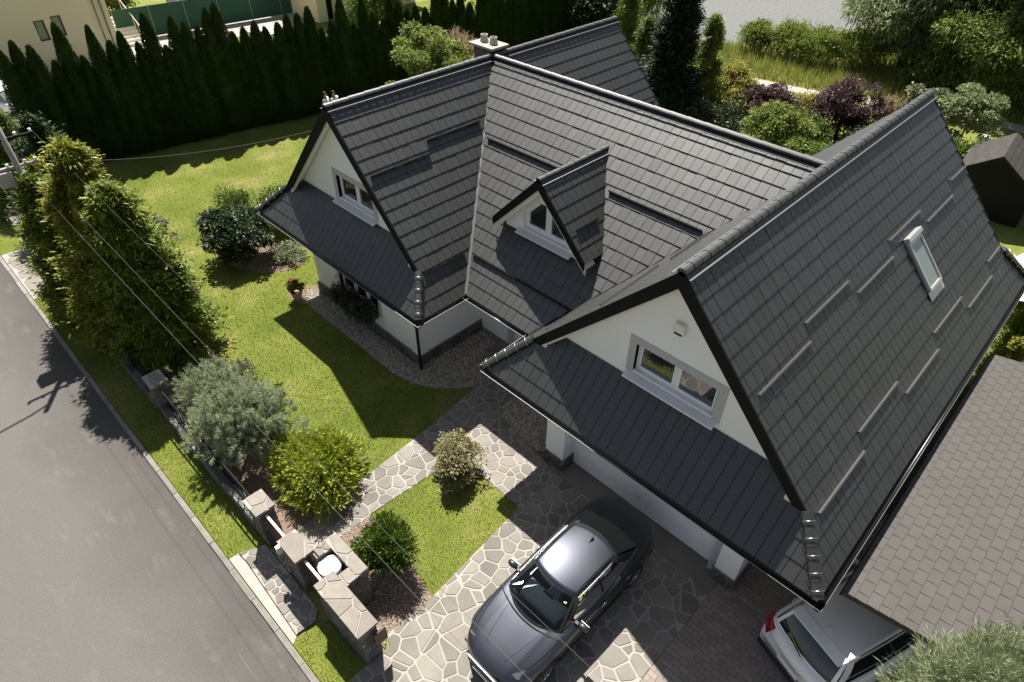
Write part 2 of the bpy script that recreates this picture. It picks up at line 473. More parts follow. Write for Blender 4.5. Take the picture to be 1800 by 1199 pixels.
def turf_mat(name, a, b, c):
    m = bpy.data.materials.new(name); m.use_nodes = True
    N = m.node_tree.nodes; L = m.node_tree.links; p = N['Principled BSDF']
    p.inputs['Roughness'].default_value = 0.95; p.inputs['Specular IOR Level'].default_value = 0.1
    geo = N.new('ShaderNodeNewGeometry')
    n1 = N.new('ShaderNodeTexNoise'); n1.inputs['Scale'].default_value = 0.38; n1.inputs['Detail'].default_value = 8; n1.inputs['Roughness'].default_value = 0.62
    L.new(geo.outputs['Position'], n1.inputs['Vector'])
    r1 = N.new('ShaderNodeValToRGB'); e = r1.color_ramp.elements
    e[0].position = 0.33; e[0].color = (*a, 1); e[1].position = 0.72; e[1].color = (*c, 1)
    k = e.new(0.52); k.color = (*b, 1)
    L.new(n1.outputs['Fac'], r1.inputs['Fac'])
    n2 = N.new('ShaderNodeTexNoise'); n2.inputs['Scale'].default_value = 24; n2.inputs['Detail'].default_value = 4
    L.new(geo.outputs['Position'], n2.inputs['Vector'])
    hs = N.new('ShaderNodeHueSaturation'); m4 = N.new('ShaderNodeMapRange'); m4.inputs['From Min'].default_value = 0.3; m4.inputs['From Max'].default_value = 0.7
    m4.inputs['To Min'].default_value = 0.72; m4.inputs['To Max'].default_value = 1.28
    L.new(n2.outputs['Fac'], m4.inputs['Value']); L.new(m4.outputs[0], hs.inputs['Value']); L.new(r1.outputs['Color'], hs.inputs['Color'])
    L.new(hs.outputs[0], p.inputs['Base Color'])
    bp = N.new('ShaderNodeBump'); bp.inputs['Strength'].default_value = 0.6; bp.inputs['Distance'].default_value = 0.03
    L.new(n2.outputs['Fac'], bp.inputs['Height']); L.new(bp.outputs[0], p.inputs['Normal'])
    return m

def water_mat():
    m = mat('lake_water', (0.20, 0.195, 0.17), 0.16, spec=0.6)
    N = m.node_tree.nodes; L = m.node_tree.links; p = N['Principled BSDF']
    geo = N.new('ShaderNodeNewGeometry')
    n = N.new('ShaderNodeTexNoise'); n.inputs['Scale'].default_value = 2.4; n.inputs['Detail'].default_value = 5
    L.new(geo.outputs['Position'], n.inputs['Vector'])
    b = N.new('ShaderNodeBump'); b.inputs['Strength'].default_value = 0.55; b.inputs['Distance'].default_value = 0.25
    L.new(n.outputs['Fac'], b.inputs['Height']); L.new(b.outputs[0], p.inputs['Normal'])
    return m

M['asphalt'] = asphalt_mat()
M['kerb'] = mat('kerb_concrete', (0.27, 0.25, 0.225), 0.9, var=0.15, bump=(40, 0.3), noise=(3, 5), col2=(0.20, 0.185, 0.165))
M['turf'] = turf_mat('lawn_turf', (0.10, 0.135, 0.022), (0.152, 0.178, 0.034), (0.275, 0.245, 0.095))
M['wild'] = turf_mat('wild_grass', (0.14, 0.17, 0.03), (0.20, 0.22, 0.055), (0.27, 0.26, 0.10))
M['water'] = water_mat()
M['dirtpath'] = mat('gravel_path', (0.42, 0.37, 0.32), 0.95, bump=(30, 0.4), noise=(3, 5), col2=(0.34, 0.30, 0.26))

# ------------------------------------------------------------------ the setting: ground, road, lake
sheet('ground', [(-200, -120), (200, -120), (200, 220), (-200, 220)], -0.03, M['wild'])
sheet('lake', [(-120, 44), (-60, 40), (-40, 38.6), (-27, 37.6), (-18, 35.9), (-13, 35.4), (-10.5, 38), (-8.6, 44), (-5, 52), (2, 60), (14, 72), (40, 84), (90, 90), (90, 200), (-120, 200)], -0.02, M['water'])
sheet('road', [(-90, -30), (60, -30), (60, -8.42), (-90, -8.42)], -0.004, M['asphalt'])
LAWN = [(-26, -7.1), (1.16, -7.1), (1.0, -4.76), (0.85, -2.42), (0.62, -0.35), (0.3, 0.6), (-1.5, 1.5), (-1.5, 12.0), (-2, 17), (-6.5, 21), (-10, 26), (-17, 31), (-24, 0)]
sheet('lawn', LAWN, 0.0, M['turf'])
ISLAND = [(2.02, -5.24), (2.16, -3.22), (2.5, -2.62), (3.17, -2.42), (4.5, -2.46), (4.77, -5.52), (3.6, -5.30)][::-1]
sheet('lawn', ISLAND, 0.006, M['turf'])
VERGE1 = [(-13.5, -8.26), (0.68, -8.26), (1.0, -7.44), (-13.5, -7.44)]
VERGE2 = [(3.40, -8.14), (3.52, -8.26), (4.95, -8.26), (4.95, -7.44), (3.55, -7.44)]
VERGE3 = [(-40, -8.26), (-17.4, -8.26), (-17.4, -7.44), (-40, -7.44)]
for v in (VERGE1, VERGE2, VERGE3): sheet('grass_verge', v, 0.004, M['turf'])
BACKLAWN = [(7.0, 14.5), (20, 14.5), (20, 27), (4, 27), (4.5, 19)]
sheet('back_lawn', BACKLAWN, 0.002, M['turf'])
sheet('gravel_path', [(-9, 29.6), (-3.4, 30.6), (4.9, 33.6), (12, 33.4), (30, 30), (30, 31.2), (12, 34.6), (4.6, 34.8), (-3.6, 31.6), (-9.4, 30.7)], -0.006, M['dirtpath'])
# kerb stones along the road
kerb = MB().box(-90, 60, -8.40, -8.29, -0.05, 0.014).build('kerb', M['mortar']); kerb['kind'] = 'structure'
rk = random.Random(3)
x = -18.0
while x < 8:
    w = 1.0
    MB().box(x + 0.006, x + w - 0.006, -8.41 + rk.uniform(-.008, .008), -8.285, -0.05, 0.030 + rk.uniform(-.005, .005)).build('kerb_stone', M['kerb'], kerb, bevel=0.01)
    x += w
pav0 = sheet('pavement', [(0.70, -8.262), (3.50, -8.262), (3.40, -8.12), (1.05, -8.02), (0.70, -8.05)], 0.012, M['concrete'])
pavL = sheet('pavement', [(-17.4, -8.262), (-13.5, -8.262), (-13.5, -7.44), (-17.4, -7.44)], 0.010, M['concrete'])
for i, c in enumerate(crazy([(-17.3, -8.2), (-13.6, -8.2), (-13.6, -7.5), (-17.3, -7.5)], 0.55, 0.03, 90)):
    slab('flagstone', c, 0.0, 0.022, M['cap'], pavL)
sheet('pavement', [(4.95, -8.262), (14, -8.262), (14, -7.0), (4.95, -7.0)], 0.009, M['concrete'])

# ------------------------------------------------------------------ crazy paving
PATH = [(1.16, -7.45), (2.0, -7.45), (2.05, -6.0), (2.02, -5.22), (2.16, -3.22), (2.5, -2.6), (3.17, -2.42), (4.5, -2.46), (4.5, -1.02),
        (3.57, -0.83), (2.18, -0.64), (1.76, -0.34), (1.69, 0.15), (2.3, 0.4), (2.3, 1.72), (-0.38, 1.72), (-0.37, 0.95), (0.46, 0.3), (0.6, -0.3), (0.85, -2.42), (1.0, -4.76)]
DRIVE = [(4.5, -1.02), (4.5, -2.46), (4.77, -5.52), (4.72, -6.74), (4.97, -6.85), (4.97, -8.0), (9.13, -8.0), (9.13, -1.02)]
FRONT = [(1.08, -8.00), (3.36, -8.10), (3.40, -7.65), (3.2, -7.47), (0.95, -7.47), (0.72, -8.02)]
rs = random.Random(8)
for nm, reg, size, seed in (('garden_path', PATH, 0.285, 11), ('driveway', DRIVE, 0.315, 12), ('front_pavement', FRONT, 0.25, 13)):
    base = sheet(nm, reg, 0.014, M['mortar'])
    for c in crazy(reg, size, 0.040, seed, jitter=0.47):
        slab('flagstone', c, 0.0, 0.026 + rs.uniform(-0.003, 0.003), M['flag'], base)
apron = MB().box(4.15, 9.13, -1.02, -0.35, -0.02, 0.03).build('garage_apron', M['apron']); apron['kind'] = 'structure'

# small block paving under the second car
bp_ = sheet('block_paving', [(9.13, -8.0), (18, -8.0), (18, 9), (9.13, 9)], 0.010, M['joint'])
bl_me = MB().box(-0.098, 0.098, -0.063, 0.063, 0, 0.026).v
blk = me_from('block', bl_me, [(3, 2, 1, 0), (4, 5, 6, 7), (0, 1, 5, 4), (1, 2, 6, 5), (2, 3, 7, 6), (3, 0, 4, 7)], M['brick'])
rest_v = []; rest_n = 0
cells = []
for j in range(-62, 30):
    for i in range(0, 26):
        bx = 9.24 + i * 0.204 + (0.102 if j % 2 else 0); by = j * 0.132
        if by < -7.9 or bx > 13.2: continue
        near = (bx - 9.15) * 1.0 + abs(by + 2.6) * 1.0
        cells.append((near, bx, by))
cells.sort()
rest = MB()
for k, (d, bx, by) in enumerate(cells):
    dz = rs.uniform(-0.003, 0.003)
    if k < 280:
        o = bpy.data.objects.new('paving_block', blk); o.location = (bx, by, 0.004 + dz); o.rotation_euler.z = rs.uniform(-.02, .02); link(o, bp_)
    else:
        rest.add([(v[0] + bx, v[1] + by, v[2] + 0.004 + dz) for v in bl_me], [(4, 5, 6, 7), (0, 1, 5, 4), (1, 2, 6, 5), (2, 3, 7, 6), (3, 0, 4, 7)])
for j in range(-61, 30, 2):
    by = j * 0.132
    if by > -7.9: rest.add([(9.142 + (v[0] + .098) * .5, v[1] + by, v[2] + .004) for v in bl_me], [(4, 5, 6, 7), (0, 1, 5, 4), (1, 2, 6, 5), (2, 3, 7, 6), (3, 0, 4, 7)])
ro = rest.build('paving_blocks_rest', M['brick'], bp_); ro['kind'] = 'stuff'

# ------------------------------------------------------------------ gravel, mulch, grass (uncountable)
def in_any(P, polys):
    r = np.zeros(len(P), bool)
    for q in polys: r |= inside(P, q)
    return r

def scatter_pts(poly, density, rng, jit=True):
    a = np.array(poly)
    lo, hi = a.min(0), a.max(0)
    n = int((hi[0] - lo[0]) * (hi[1] - lo[1]) * density)
    P = rng.uniform(lo, hi, (n, 2))
    return P[inside(P, poly)]

OCT = np.array([(1, 0, 0), (0, 1, 0), (-1, 0, 0), (0, -1, 0), (0, 0, 1), (0, 0, -0.3)], float)
OCF = np.array([(0, 1, 4), (1, 2, 4), (2, 3, 4), (3, 0, 4), (1, 0, 5), (2, 1, 5), (3, 2, 5), (0, 3, 5)])
def stones(name, polys, density, s0, s1, m, z, label, cat, seed, flat=0.6, avoid=()):
    rng = np.random.default_rng(seed)
    P = np.concatenate([scatter_pts(p, density, rng) for p in polys])
    if len(avoid): P = P[~in_any(P, avoid)]
    n = len(P)
    sc = rng.uniform(s0, s1, n)
    a = rng.uniform(0, 6.283, n); ca, sa = np.cos(a), np.sin(a)
    V = np.repeat(OCT[None], n, 0) * (1 + rng.uniform(-.35, .35, (n, 6, 3)))
    V = V * sc[:, None, None] * np.stack([rng.uniform(.8, 1.4, n), rng.uniform(.6, 1.0, n), rng.uniform(.5, .8, n) * flat], 1)[:, None]
    X = V[..., 0] * ca[:, None] - V[..., 1] * sa[:, None]; Y = V[..., 0] * sa[:, None] + V[..., 1] * ca[:, None]
    V = np.stack([X + P[:, :1], Y + P[:, 1:], V[..., 2] + z], -1).reshape(-1, 3)
    F = (OCF[None] + (np.arange(n) * 6)[:, None, None]).reshape(-1, 3)
    o = bpy.data.objects.new(name, np_mesh(name, V, F, m)); link(o)
    return tag(o, label, cat, kind='stuff')

GRAV1 = [(-6.95, -0.92), (-7.3, -1.15), (-6.72, -1.65), (-4.94, -1.68), (-3.1, -1.67), (-1.67, -1.69), (-0.86, -1.56), (-0.29, -1.26), (0.28, -0.69), (0.59, -0.27),
         (0.46, 0.28), (-0.37, 0.92), (-0.38, 1.75), (-1.3, 1.75), (-1.3, -0.9)]
GRAV2 = [(1.76, -0.34), (1.69, 0.15), (2.25, 0.38), (3.9, 0.38), (3.9, -0.65), (3.57, -0.81), (2.18, -0.64)]
MULCH = [(2.06, -6.42), (2.05, -6.0), (2.02, -5.24), (3.6, -5.30), (4.77, -5.52), (4.72, -6.74), (4.93, -6.95), (3.9, -6.95), (3.9, -6.42)]
POTBED = [(-7.75, -1.75), (-7.0, -1.95), (-6.55, -1.7), (-6.95, -0.95), (-7.3, -0.75)]
def ell(cx, cy, a, b, n=22, rot=0.0):
    return [(cx + a * math.cos(t) * math.cos(rot) - b * math.sin(t) * math.sin(rot), cy + a * math.cos(t) * math.sin(rot) + b * math.sin(t) * math.cos(rot)) for t in [2 * math.pi * k / n for k in range(n)]]
SHRUBBED = ell(-10.4, -1.25, 1.75, 1.0, rot=0.5)
CONBED = [(-17, -7.1), (1.1, -7.1), (1.05, -6.2), (0.2, -5.6), (-0.6, -5.2), (-3, -5.6), (-5.2, -5.9), (-6.4, -5.1), (-8, -4.9), (-9.5, -5.1), (-12, -5.0), (-17, -5.3)]
sheet('gravel_bed', GRAV1, 0.010, M['gravelbase']); sheet('gravel_bed', GRAV2, 0.020, M['gravelbase'])
sheet('mulch_bed', MULCH, 0.012, M['soil']); sheet('mulch_bed', POTBED, 0.008, M['soil']); sheet('mulch_bed', SHRUBBED, 0.006, M['soil'])
sheet('mulch_bed', CONBED, 0.007, M['soil'])
stones('gravel', [GRAV1, GRAV2], 900, 0.014, 0.030, M['pebble'], 0.022, 'loose pale pebbles in the beds along the house walls', 'gravel', 5)
stones('bark_mulch', [MULCH, SHRUBBED, POTBED], 500, 0.014, 0.032, M['chip'], 0.018, 'pinkish bark chips in the planting beds', 'mulch', 6, flat=0.35)

M['blade'] = leafmat('grass_blade', (0.14, 0.178, 0.026), (0.245, 0.262, 0.060), transl=0.35, gloss=0.012)
M['wildblade'] = leafmat('tall_grass_blade', (0.19, 0.235, 0.04), (0.36, 0.36, 0.11), transl=0.35, gloss=0.03)
def grass(name, polys, density, h0, h1, width, m, label, seed, avoid=(), z=0.0, lean=0.5, dens_fn=None):
    rng = np.random.default_rng(seed)
    P = np.concatenate([scatter_pts(p, density, rng) for p in polys])
    if len(avoid): P = P[~in_any(P, avoid)]
    if dens_fn is not None: P = P[rng.random(len(P)) < dens_fn(P)]
    n = len(P)
    a = rng.uniform(0, 6.283, n); h = rng.uniform(h0, h1, n); l = rng.uniform(0, lean, n) * h; b = rng.uniform(0, 6.283, n); w = width * rng.uniform(.6, 1.3, n)
    p0 = np.stack([P[:, 0] - np.cos(a) * w, P[:, 1] - np.sin(a) * w, np.full(n, z)], 1)
    p1 = np.stack([P[:, 0] + np.cos(a) * w, P[:, 1] + np.sin(a) * w, np.full(n, z)], 1)
    p2 = np.stack([P[:, 0] + np.cos(b) * l, P[:, 1] + np.sin(b) * l, z + h], 1)
    V = np.stack([p0, p1, p2], 1).reshape(-1, 3)
    F = np.arange(3 * n).reshape(-1, 3)
    o = bpy.data.objects.new(name, np_mesh(name, V, F, m)); link(o)
    return tag(o, label, 'grass', kind='stuff')
HOUSE_FP = [(-7, -0.9), (-1.2, -0.9), (-1.2, 12), (-7, 12)]
AV = [GRAV1, POTBED, SHRUBBED, CONBED, HOUSE_FP]
def near_fn(P):
    d = np.hypot(P[:, 0] - 4.0, P[:, 1] + 5.0)
    return np.clip(1.25 - d / 26.0, 0.22, 1.0)
grass('lawn_grass', [LAWN], 620, 0.022, 0.055, 0.010, M['blade'], 'short mown grass of the sunny front lawn', 21, AV, dens_fn=near_fn)
grass('lawn_grass', [ISLAND, VERGE1, VERGE2], 1100, 0.025, 0.06, 0.008, M['blade'], 'short grass of the small island lawn and the verge', 22)
M['daisy'] = mat('daisy_white', (0.8, 0.8, 0.76), 0.8)
stones('clover_flowers', [[(-6.4, -2.9), (-2.6, -2.9), (-0.4, -3.4), (0.6, -2.3), (0.4, -1.0), (-0.9, -1.75), (-6.4, -1.8)], [(-9, -4.4), (-1, -4.4), (0.7, -2.6), (-2, -3.2), (-9, -2.4)]], 5, 0.008, 0.016, M['daisy'], 0.05, 'tiny white clover flowers dotted over the front lawn', 'flowers', 77)
BANK = [(-30, 36.8), (-14, 34.6), (-9.0, 37), (-7.5, 43), (0, 58), (16, 56), (16, 36.0), (4.6, 34.9), (-3.6, 31.7), (-9.4, 30.8), (-18, 31)]
grass('bank_grass', [BANK], 70, 0.25, 0.8, 0.035, M['wildblade'], 'tall rough grass on the lake bank', 23, z=-0.02)
# ------------------------------------------------------------------ the house: roof geometry
E0 = 3.0
XL, WL, TL = -4.14, 4.14, 1.0587
YE, YVL = -1.70, -0.97
HL = E0 + WL * TL
XG, WG, TG = 6.717, 4.224, 1.0618
YEG, YVG = -1.67, -0.90
HG = E0 + WG * TG
YM = 5.117
TM = (HL - E0) / YM
YB = 11.39; YBE = 12.16
SL, SG = 0.76, 0.86                  # horizontal run of the hips
ROW, COLW = 0.37, 0.25

house = empty('house', (0, 0, 0))
tag(house, 'large white house with steep dark grey tiled roofs, gables and dormer', 'house')

CAMP = np.array(cam.location)
CAMR = np.array(cam.rotation_euler.to_matrix())
def px(P):
    q = (np.asarray(P) - CAMP) @ CAMR
    f = 22.586 / 36 * 1800
    return np.array([900 + f * q[0] / -q[2], 599.5 - f * q[1] / -q[2]])

def tile_shape(poly, v0, lift=0.022, top=0.012, deck=-0.012):
    """poly in (u,v) -> verts with slab tilt: raised at the lower edge"""
    n = len(poly)
    hgt = lambda v: top + lift * (1 - (v - v0) / ROW)
    under = lambda v: v + 0.045 if v < v0 + 0.004 else v
    V = [(u, v, hgt(v)) for u, v in poly] + [(u, under(v), deck) for u, v in poly]
    F = [tuple(range(n))] + [(i, n + i, n + (i + 1) % n, (i + 1) % n) for i in range(n)]
    return V, F

FULL = {}
def full_tile(gap=0.0055):
    if 'm' not in FULL:
        p = [(gap, 0.0), (COLW - gap, 0.0), (COLW - gap, ROW + 0.012), (gap, ROW + 0.012)]
        V, F = tile_shape(p, 0.0)
        FULL['m'] = me_from('tile', V, F, M['tile'])
    return FULL['m']

TILE_CAND = []
def slope(name, org, U, Vv, polys, label=None, tiled=True, big=True, parent=None, u_off=0.0, hide=None, deckz=-0.03):
    """one roof plane. org: 3D point of (u,v)=(0,0); U along the eave, Vv up the slope (unit vectors); polys: convex ccw pieces"""
    org, U, Vv = Vector(org), Vector(U), Vector(Vv)
    N = U.cross(Vv).normalized()
    mw = Matrix((( U.x, Vv.x, N.x, org.x), (U.y, Vv.y, N.y, org.y), (U.z, Vv.z, N.z, org.z), (0, 0, 0, 1)))
    dk = MB()
    for p in polys:
        dk.prism([(u, v, deckz) for u, v in p], (0, 0, -0.10), (0, 0, 0))
    so = bpy.data.objects.new(name, me_from(name, dk.v, dk.f, M['black']))
    so.matrix_world = mw
    link(so, parent or house)
    if label: so['label'] = label
    if not tiled: return so
    rest = MB()
    us = [q[0] for p in polys for q in p]; vs = [q[1] for p in polys for q in p]
    gap = 0.0055
    for r in range(int(math.floor(min(vs) / ROW)), int(math.ceil(max(vs) / ROW)) + 1):
        v0 = r * ROW
        for c in range(int(math.floor((min(us) - u_off) / COLW)) - 1, int(math.ceil((max(us) - u_off) / COLW)) + 1):
            u0 = u_off + c * COLW
            q = [(u0 + gap, v0), (u0 + COLW - gap, v0), (u0 + COLW - gap, v0 + ROW + 0.012), (u0 + gap, v0 + ROW + 0.012)]
            for p in polys:
                t = dedupe(clip_convex(q, p))
                if len(t) < 3: continue
                A = area(t)
                if A < 0.0025: continue
                if A > 0.985 * (COLW - 2 * gap) * (ROW + .012) and big:
                    ctr = mw @ Vector((u0 + COLW / 2, v0 + ROW / 2, 0.03))
                    TILE_CAND.append((so, u0, v0, ctr, N, rest))
                else:
                    V, F = tile_shape(t, v0); rest.add(V, F)
    RESTS.append((so, rest))
    return so
RESTS = []
def nrm(*v): return tuple(Vector(v).normalized())

cL = math.sqrt(1 + TL * TL); cG = math.sqrt(1 + TG * TG); cM = math.sqrt(1 + TM * TM)
# left wing, right slope: u = y, v up towards -x ; u measured from y=0, plane origin at eave x=0
def ccw(p): return p if area(p) > 0 else p[::-1]
sl = lambda pts, x_e, c, s: ccw([(y, (x_e - x) * s * c) for y, x in pts])
UL = (0, 1, 0)
L_right = slope('roof_slope', (0, 0, E0), UL, nrm(-1, 0, TL),
    [sl([(YVL, XL), (5.117, XL), (0, 0), (YVL, 0)], 0, cL, 1), sl([(YVL, 0), (YE, 0), (YVL, -SL)], 0, cL, 1)], 'right slope of the left wing roof')
L_back = slope('roof_slope', (0, 0, E0), UL, nrm(-1, 0, TL),
    [sl([(5.117, XL), (YB, XL), (YB, 0), (10.234, 0)], 0, cL, 1)], 'rear slope of the left wing behind the main ridge', big=False)
L_left = slope('roof_slope', (2 * XL, 0, E0), (0, -1, 0), nrm(1, 0, TL),
    [ccw([(-y, (x - 2 * XL) * cL) for y, x in [(YVL, XL), (YB, XL), (YB, 2 * XL), (YVL, 2 * XL)]]),
     ccw([(-y, (x - 2 * XL) * cL) for y, x in [(YVL, 2 * XL), (YE, 2 * XL), (YVL, 2 * XL + SL)]])], big=False)
M_front = slope('roof_slope', (0, 0, E0), (1, 0, 0), nrm(0, 1, TM),
    [ccw([(x, y * cM) for x, y in [(XL, YM), (6.62, YM), (2.493, 0), (0, 0)]])], 'front slope of the main roof around the dormer')
M_rear = slope('roof_slope', (0, 2 * YM, E0), (-1, 0, 0), nrm(0, -1, TM),
    [ccw([(-x, (2 * YM - y) * cM) for x, y in [(XL, YM), (6.62, YM), (2.493, 2 * YM), (0, 2 * YM)]])], tiled=False)
gx = XG - WG
G_left = slope('roof_slope', (gx, 0, E0), (0, -1, 0), nrm(1, 0, TG),
    [ccw([(-y, (x - gx) * cG) for y, x in [(YVG, XG), (5.117, XG), (5.117, 6.62), (0, gx), (YVG, gx)]]),
     ccw([(-y, (x - gx) * cG) for y, x in [(YVG, gx), (YEG, gx), (YVG, gx + SG)]]),
     ccw([(-y, (x - gx) * cG) for y, x in [(5.117, XG), (YB, XG), (YB, gx), (10.234, gx), (5.117, 6.62)]])], 'left slope of the garage wing roof', big=False)
gr = XG + WG
G_right = slope('roof_slope', (gr, 0, E0), UL, nrm(-1, 0, TG),
    [sl([(YVG, XG), (YB, XG), (YB, gr), (YVG, gr)], gr, cG, 1), sl([(YVG, gr), (YEG, gr), (YVG, gr - SG)], gr, cG, 1),
     sl([(YB, gr), (YBE, gr), (YB, gr - SG)], gr, cG, 1)], 'large right slope of the garage wing roof')
# pent roofs under the gables
YW = -0.60
def pent(x0, x1, ye, yv, run, yw, t, sgn, tiled=True, label=None):
    tp = run * t / (yv - ye)
    c = math.sqrt(1 + tp * tp)
    d = abs(yw - ye)
    r2 = d * tp / t
    poly = [(0, 0), (x1 - x0, 0), (x1 - x0 - r2, d * c), (r2, d * c)]
    if sgn > 0:
        return slope('pent_roof', (x0, ye, E0), (1, 0, 0), nrm(0, 1, tp), [poly], label, tiled=tiled), tp
    return slope('pent_roof', (x1, ye, E0), (-1, 0, 0), nrm(0, -1, tp), [poly], label, tiled=tiled, big=False), tp
pentL, TPL = pent(2 * XL, 0, YE, YVL, SL, YW, TL, 1, label='shaded pent roof under the left gable')
pentG, TPG = pent(gx, gr, YEG, YVG, SG, YW, TG, 1, label='shaded pent roof over the garage door')
pent(gx, gr, YBE, YBE + (YVG - YEG), SG, YBE + 0.9, TG, -1, tiled=True)
pent(2 * XL, 0, YBE, YBE + (YVL - YE), SL, YBE + 0.9, TL, -1, tiled=True)
# dormer roof
DX, DZ, DYF, DYB = 1.34, 6.47, 1.36, 4.05
DT = 1.04; cD = math.sqrt(1 + DT * DT); DW = 1.62; DEZ = DZ - DW * DT
dy_e = (DEZ - E0) / TM
dormer = empty('dormer', (0, 0, 0)); dormer.parent = house
slope('dormer_roof_slope', (DX + DW, 0, DEZ), UL, nrm(-1, 0, DT), [sl([(DYF, DX), (DYB, DX), (dy_e, DX + DW), (DYF, DX + DW)], DX + DW, cD, 1)], parent=dormer, big=False)
slope('dormer_roof_slope', (DX - DW, 0, DEZ), (0, -1, 0), nrm(1, 0, DT), [ccw([(-y, (x - DX + DW) * cD) for y, x in [(DYF, DX), (DYB, DX), (dy_e, DX - DW), (DYF, DX - DW)]])], parent=dormer, big=False)

# the tiles that show largest are objects, the others one mesh per slope
def tscore(c):
    so, u0, v0, ctr, N, rest = c
    to = Vector(CAMP) - ctr
    D = to.length
    s = max(0.0, N.dot(to) / D) / (D * D)
    p = px(ctr)
    if not (0 < p[0] < 1800 and 0 < p[1] < 1199): s = 0
    if ctr.x > -0.7 and ctr.x < 3.3 and so is M_front and 1.3 < ctr.y < 4.1: s = 0
    if so is pentL or so is pentG: s *= 0.4
    if so is M_front and ctr.z < 3.6: s *= .5
    return s
TILE_CAND.sort(key=tscore, reverse=True)
ft = full_tile()
FV = [tuple(v.co) for v in ft.vertices]; FF = [tuple(p.vertices) for p in ft.polygons]
rt = random.Random(4)
for k, c in enumerate(TILE_CAND):
    so, u0, v0, ctr, N, rest = c
    if k < 296:
        o = bpy.data.objects.new('tile', ft); o.location = (u0, v0, rt.uniform(-0.002, 0.003)); o.rotation_euler = (rt.gauss(0, .005), rt.gauss(0, .007), 0); link(o, so)
    else:
        ga, gb = rt.gauss(0, .005), rt.gauss(0, .007)
        rest.add([(v[0] + u0, v[1] + v0, v[2] + ga * v[1] - gb * v[0]) for v in FV], FF)
for so, rest in RESTS:
    if rest.v:
        o = bpy.data.objects.new('tile_field', me_from('tile_field', rest.v, rest.f, M['tile'])); link(o, so); o['kind'] = 'stuff'

# ------------------------------------------------------------------ ridge and hip caps, each cap a piece
def cap_mesh(name, L, r, n=7, drop=0.0, taper=0.011):
    V = []
    for y, k in ((0, 1.0), (L, 1.0 - taper / r)):
        V += [(r * k * math.cos(t), y, r * 0.8 * k * math.sin(t) - drop) for t in [math.pi * i / (n - 1) for i in range(n)]]
    F = [(i, i + 1, n + i + 1, n + i) for i in range(n - 1)] + [tuple(range(n)), tuple(range(2 * n - 1, n - 1, -1))]
    return me_from(name, V, F, M['tile'], smooth=False)
def cap_run(name, a, b, step, r, label=None, clips=False, up=None, parent=None):
    a, b = Vector(a), Vector(b)
    D = (b - a).length; d = (b - a) / D
    n = max(1, round(D / step)); st = D / n
    s_ = d.cross(Vector((0, 0, 1))).normalized(); u = s_.cross(d)
    mw = Matrix(((s_.x, d.x, u.x, a.x), (s_.y, d.y, u.y, a.y), (s_.z, d.z, u.z, a.z), (0, 0, 0, 1)))
    bed = MB().bar((0, 0, -0.03), (0, D, -0.03), r * 1.5, 0.08)
    root = bpy.data.objects.new(name, me_from(name, bed.v, bed.f, M['black'])); root.matrix_world = mw; link(root, parent or house)
    me = cap_mesh('ridge_cap', st + 0.02, r, taper=0.004 if clips else 0.011)
    for i in range(n):
        o = bpy.data.objects.new('ridge_cap', me); o.location = (0, i * st, 0.004 * (i % 2)); link(o, root)
    if clips:
        arch = [(r * 1.12 * math.cos(t), 0, r * 0.95 * math.sin(t)) for t in [math.pi * (i / 8) for i in range(9)]]
        cb = MB().tube([(arch[0][0] + .01, 0, -0.06)] + arch + [(arch[-1][0] - .01, 0, -0.06)], 0.008, 6)
        cm = me_from('clip', cb.v, cb.f, M['steel'], True)
        for i in range(n):
            o = bpy.data.objects.new('clip', cm); o.location = (0, (i + 0.5) * st, 0.012); link(o, root)
    else:
        vb = MB()
        for sx in (-1, 1):
            vb.bar((sx * (r + 0.075), 0, -0.085), (sx * (r + 0.075), D, -0.085), 0.035, 0.012)
        o = bpy.data.objects.new('vent_strip', me_from('vent_strip', vb.v, vb.f, M['seam'])); link(o, root)
    return root
cap_run('ridge', (XL, YVL - 0.03, HL + 0.02), (XL, YB, HL + 0.02), 0.26, 0.10)
cap_run('ridge', (XL + 0.15, YM, HL + 0.02), (6.55, YM, HL + 0.02), 0.26, 0.10)
cap_run('ridge', (XG, YVG - 0.03, HG + 0.02), (XG, YB, HG + 0.02), 0.26, 0.105)
cap_run('ridge', (DX, DYF - 0.03, DZ + 0.01), (DX, DYB, DZ + 0.01), 0.27, 0.085, parent=dormer)
for (x_, y_, dx_, yv_, t_, s_) in ((0, YE, -SL, YVL, TL, SL), (2 * XL, YE, SL, YVL, TL, SL), (gx, YEG, SG, YVG, TG, SG), (gr, YEG, -SG, YVG, TG, SG)):
    cap_run('hip', (x_, y_, E0 + 0.05), (x_ + dx_, yv_, E0 + s_ * t_ + 0.05), 0.30, 0.115, clips=True)
cap_run('hip', (gr, YBE, E0 + 0.05), (gr - SG, YB, E0 + SG * TG + 0.05), 0.30, 0.115, clips=True)
# valleys
def strip(name, a, b, w, m, parent=None, lift=0.0):
    a, b = Vector(a), Vector(b)
    return MB().bar(a + Vector((0, 0, lift)), b + Vector((0, 0, lift)), w, 0.02).build(name, m, parent or house)
strip('valley', (0.02, -0.02, E0 + .03), (XL, YM, HL + .0), 0.085, M['seam'], lift=0.012)
strip('valley', (gx - .02, -0.02, E0 + .03), (6.60, YM, HL), 0.16, M['black'], lift=0.005)
strip('valley', (DX + DW, dy_e, DEZ), (DX, DYB, DZ), 0.08, M['seam'], dormer, lift=0.012)
strip('valley', (DX - DW, dy_e, DEZ), (DX, DYB, DZ), 0.08, M['seam'], dormer, lift=0.012)

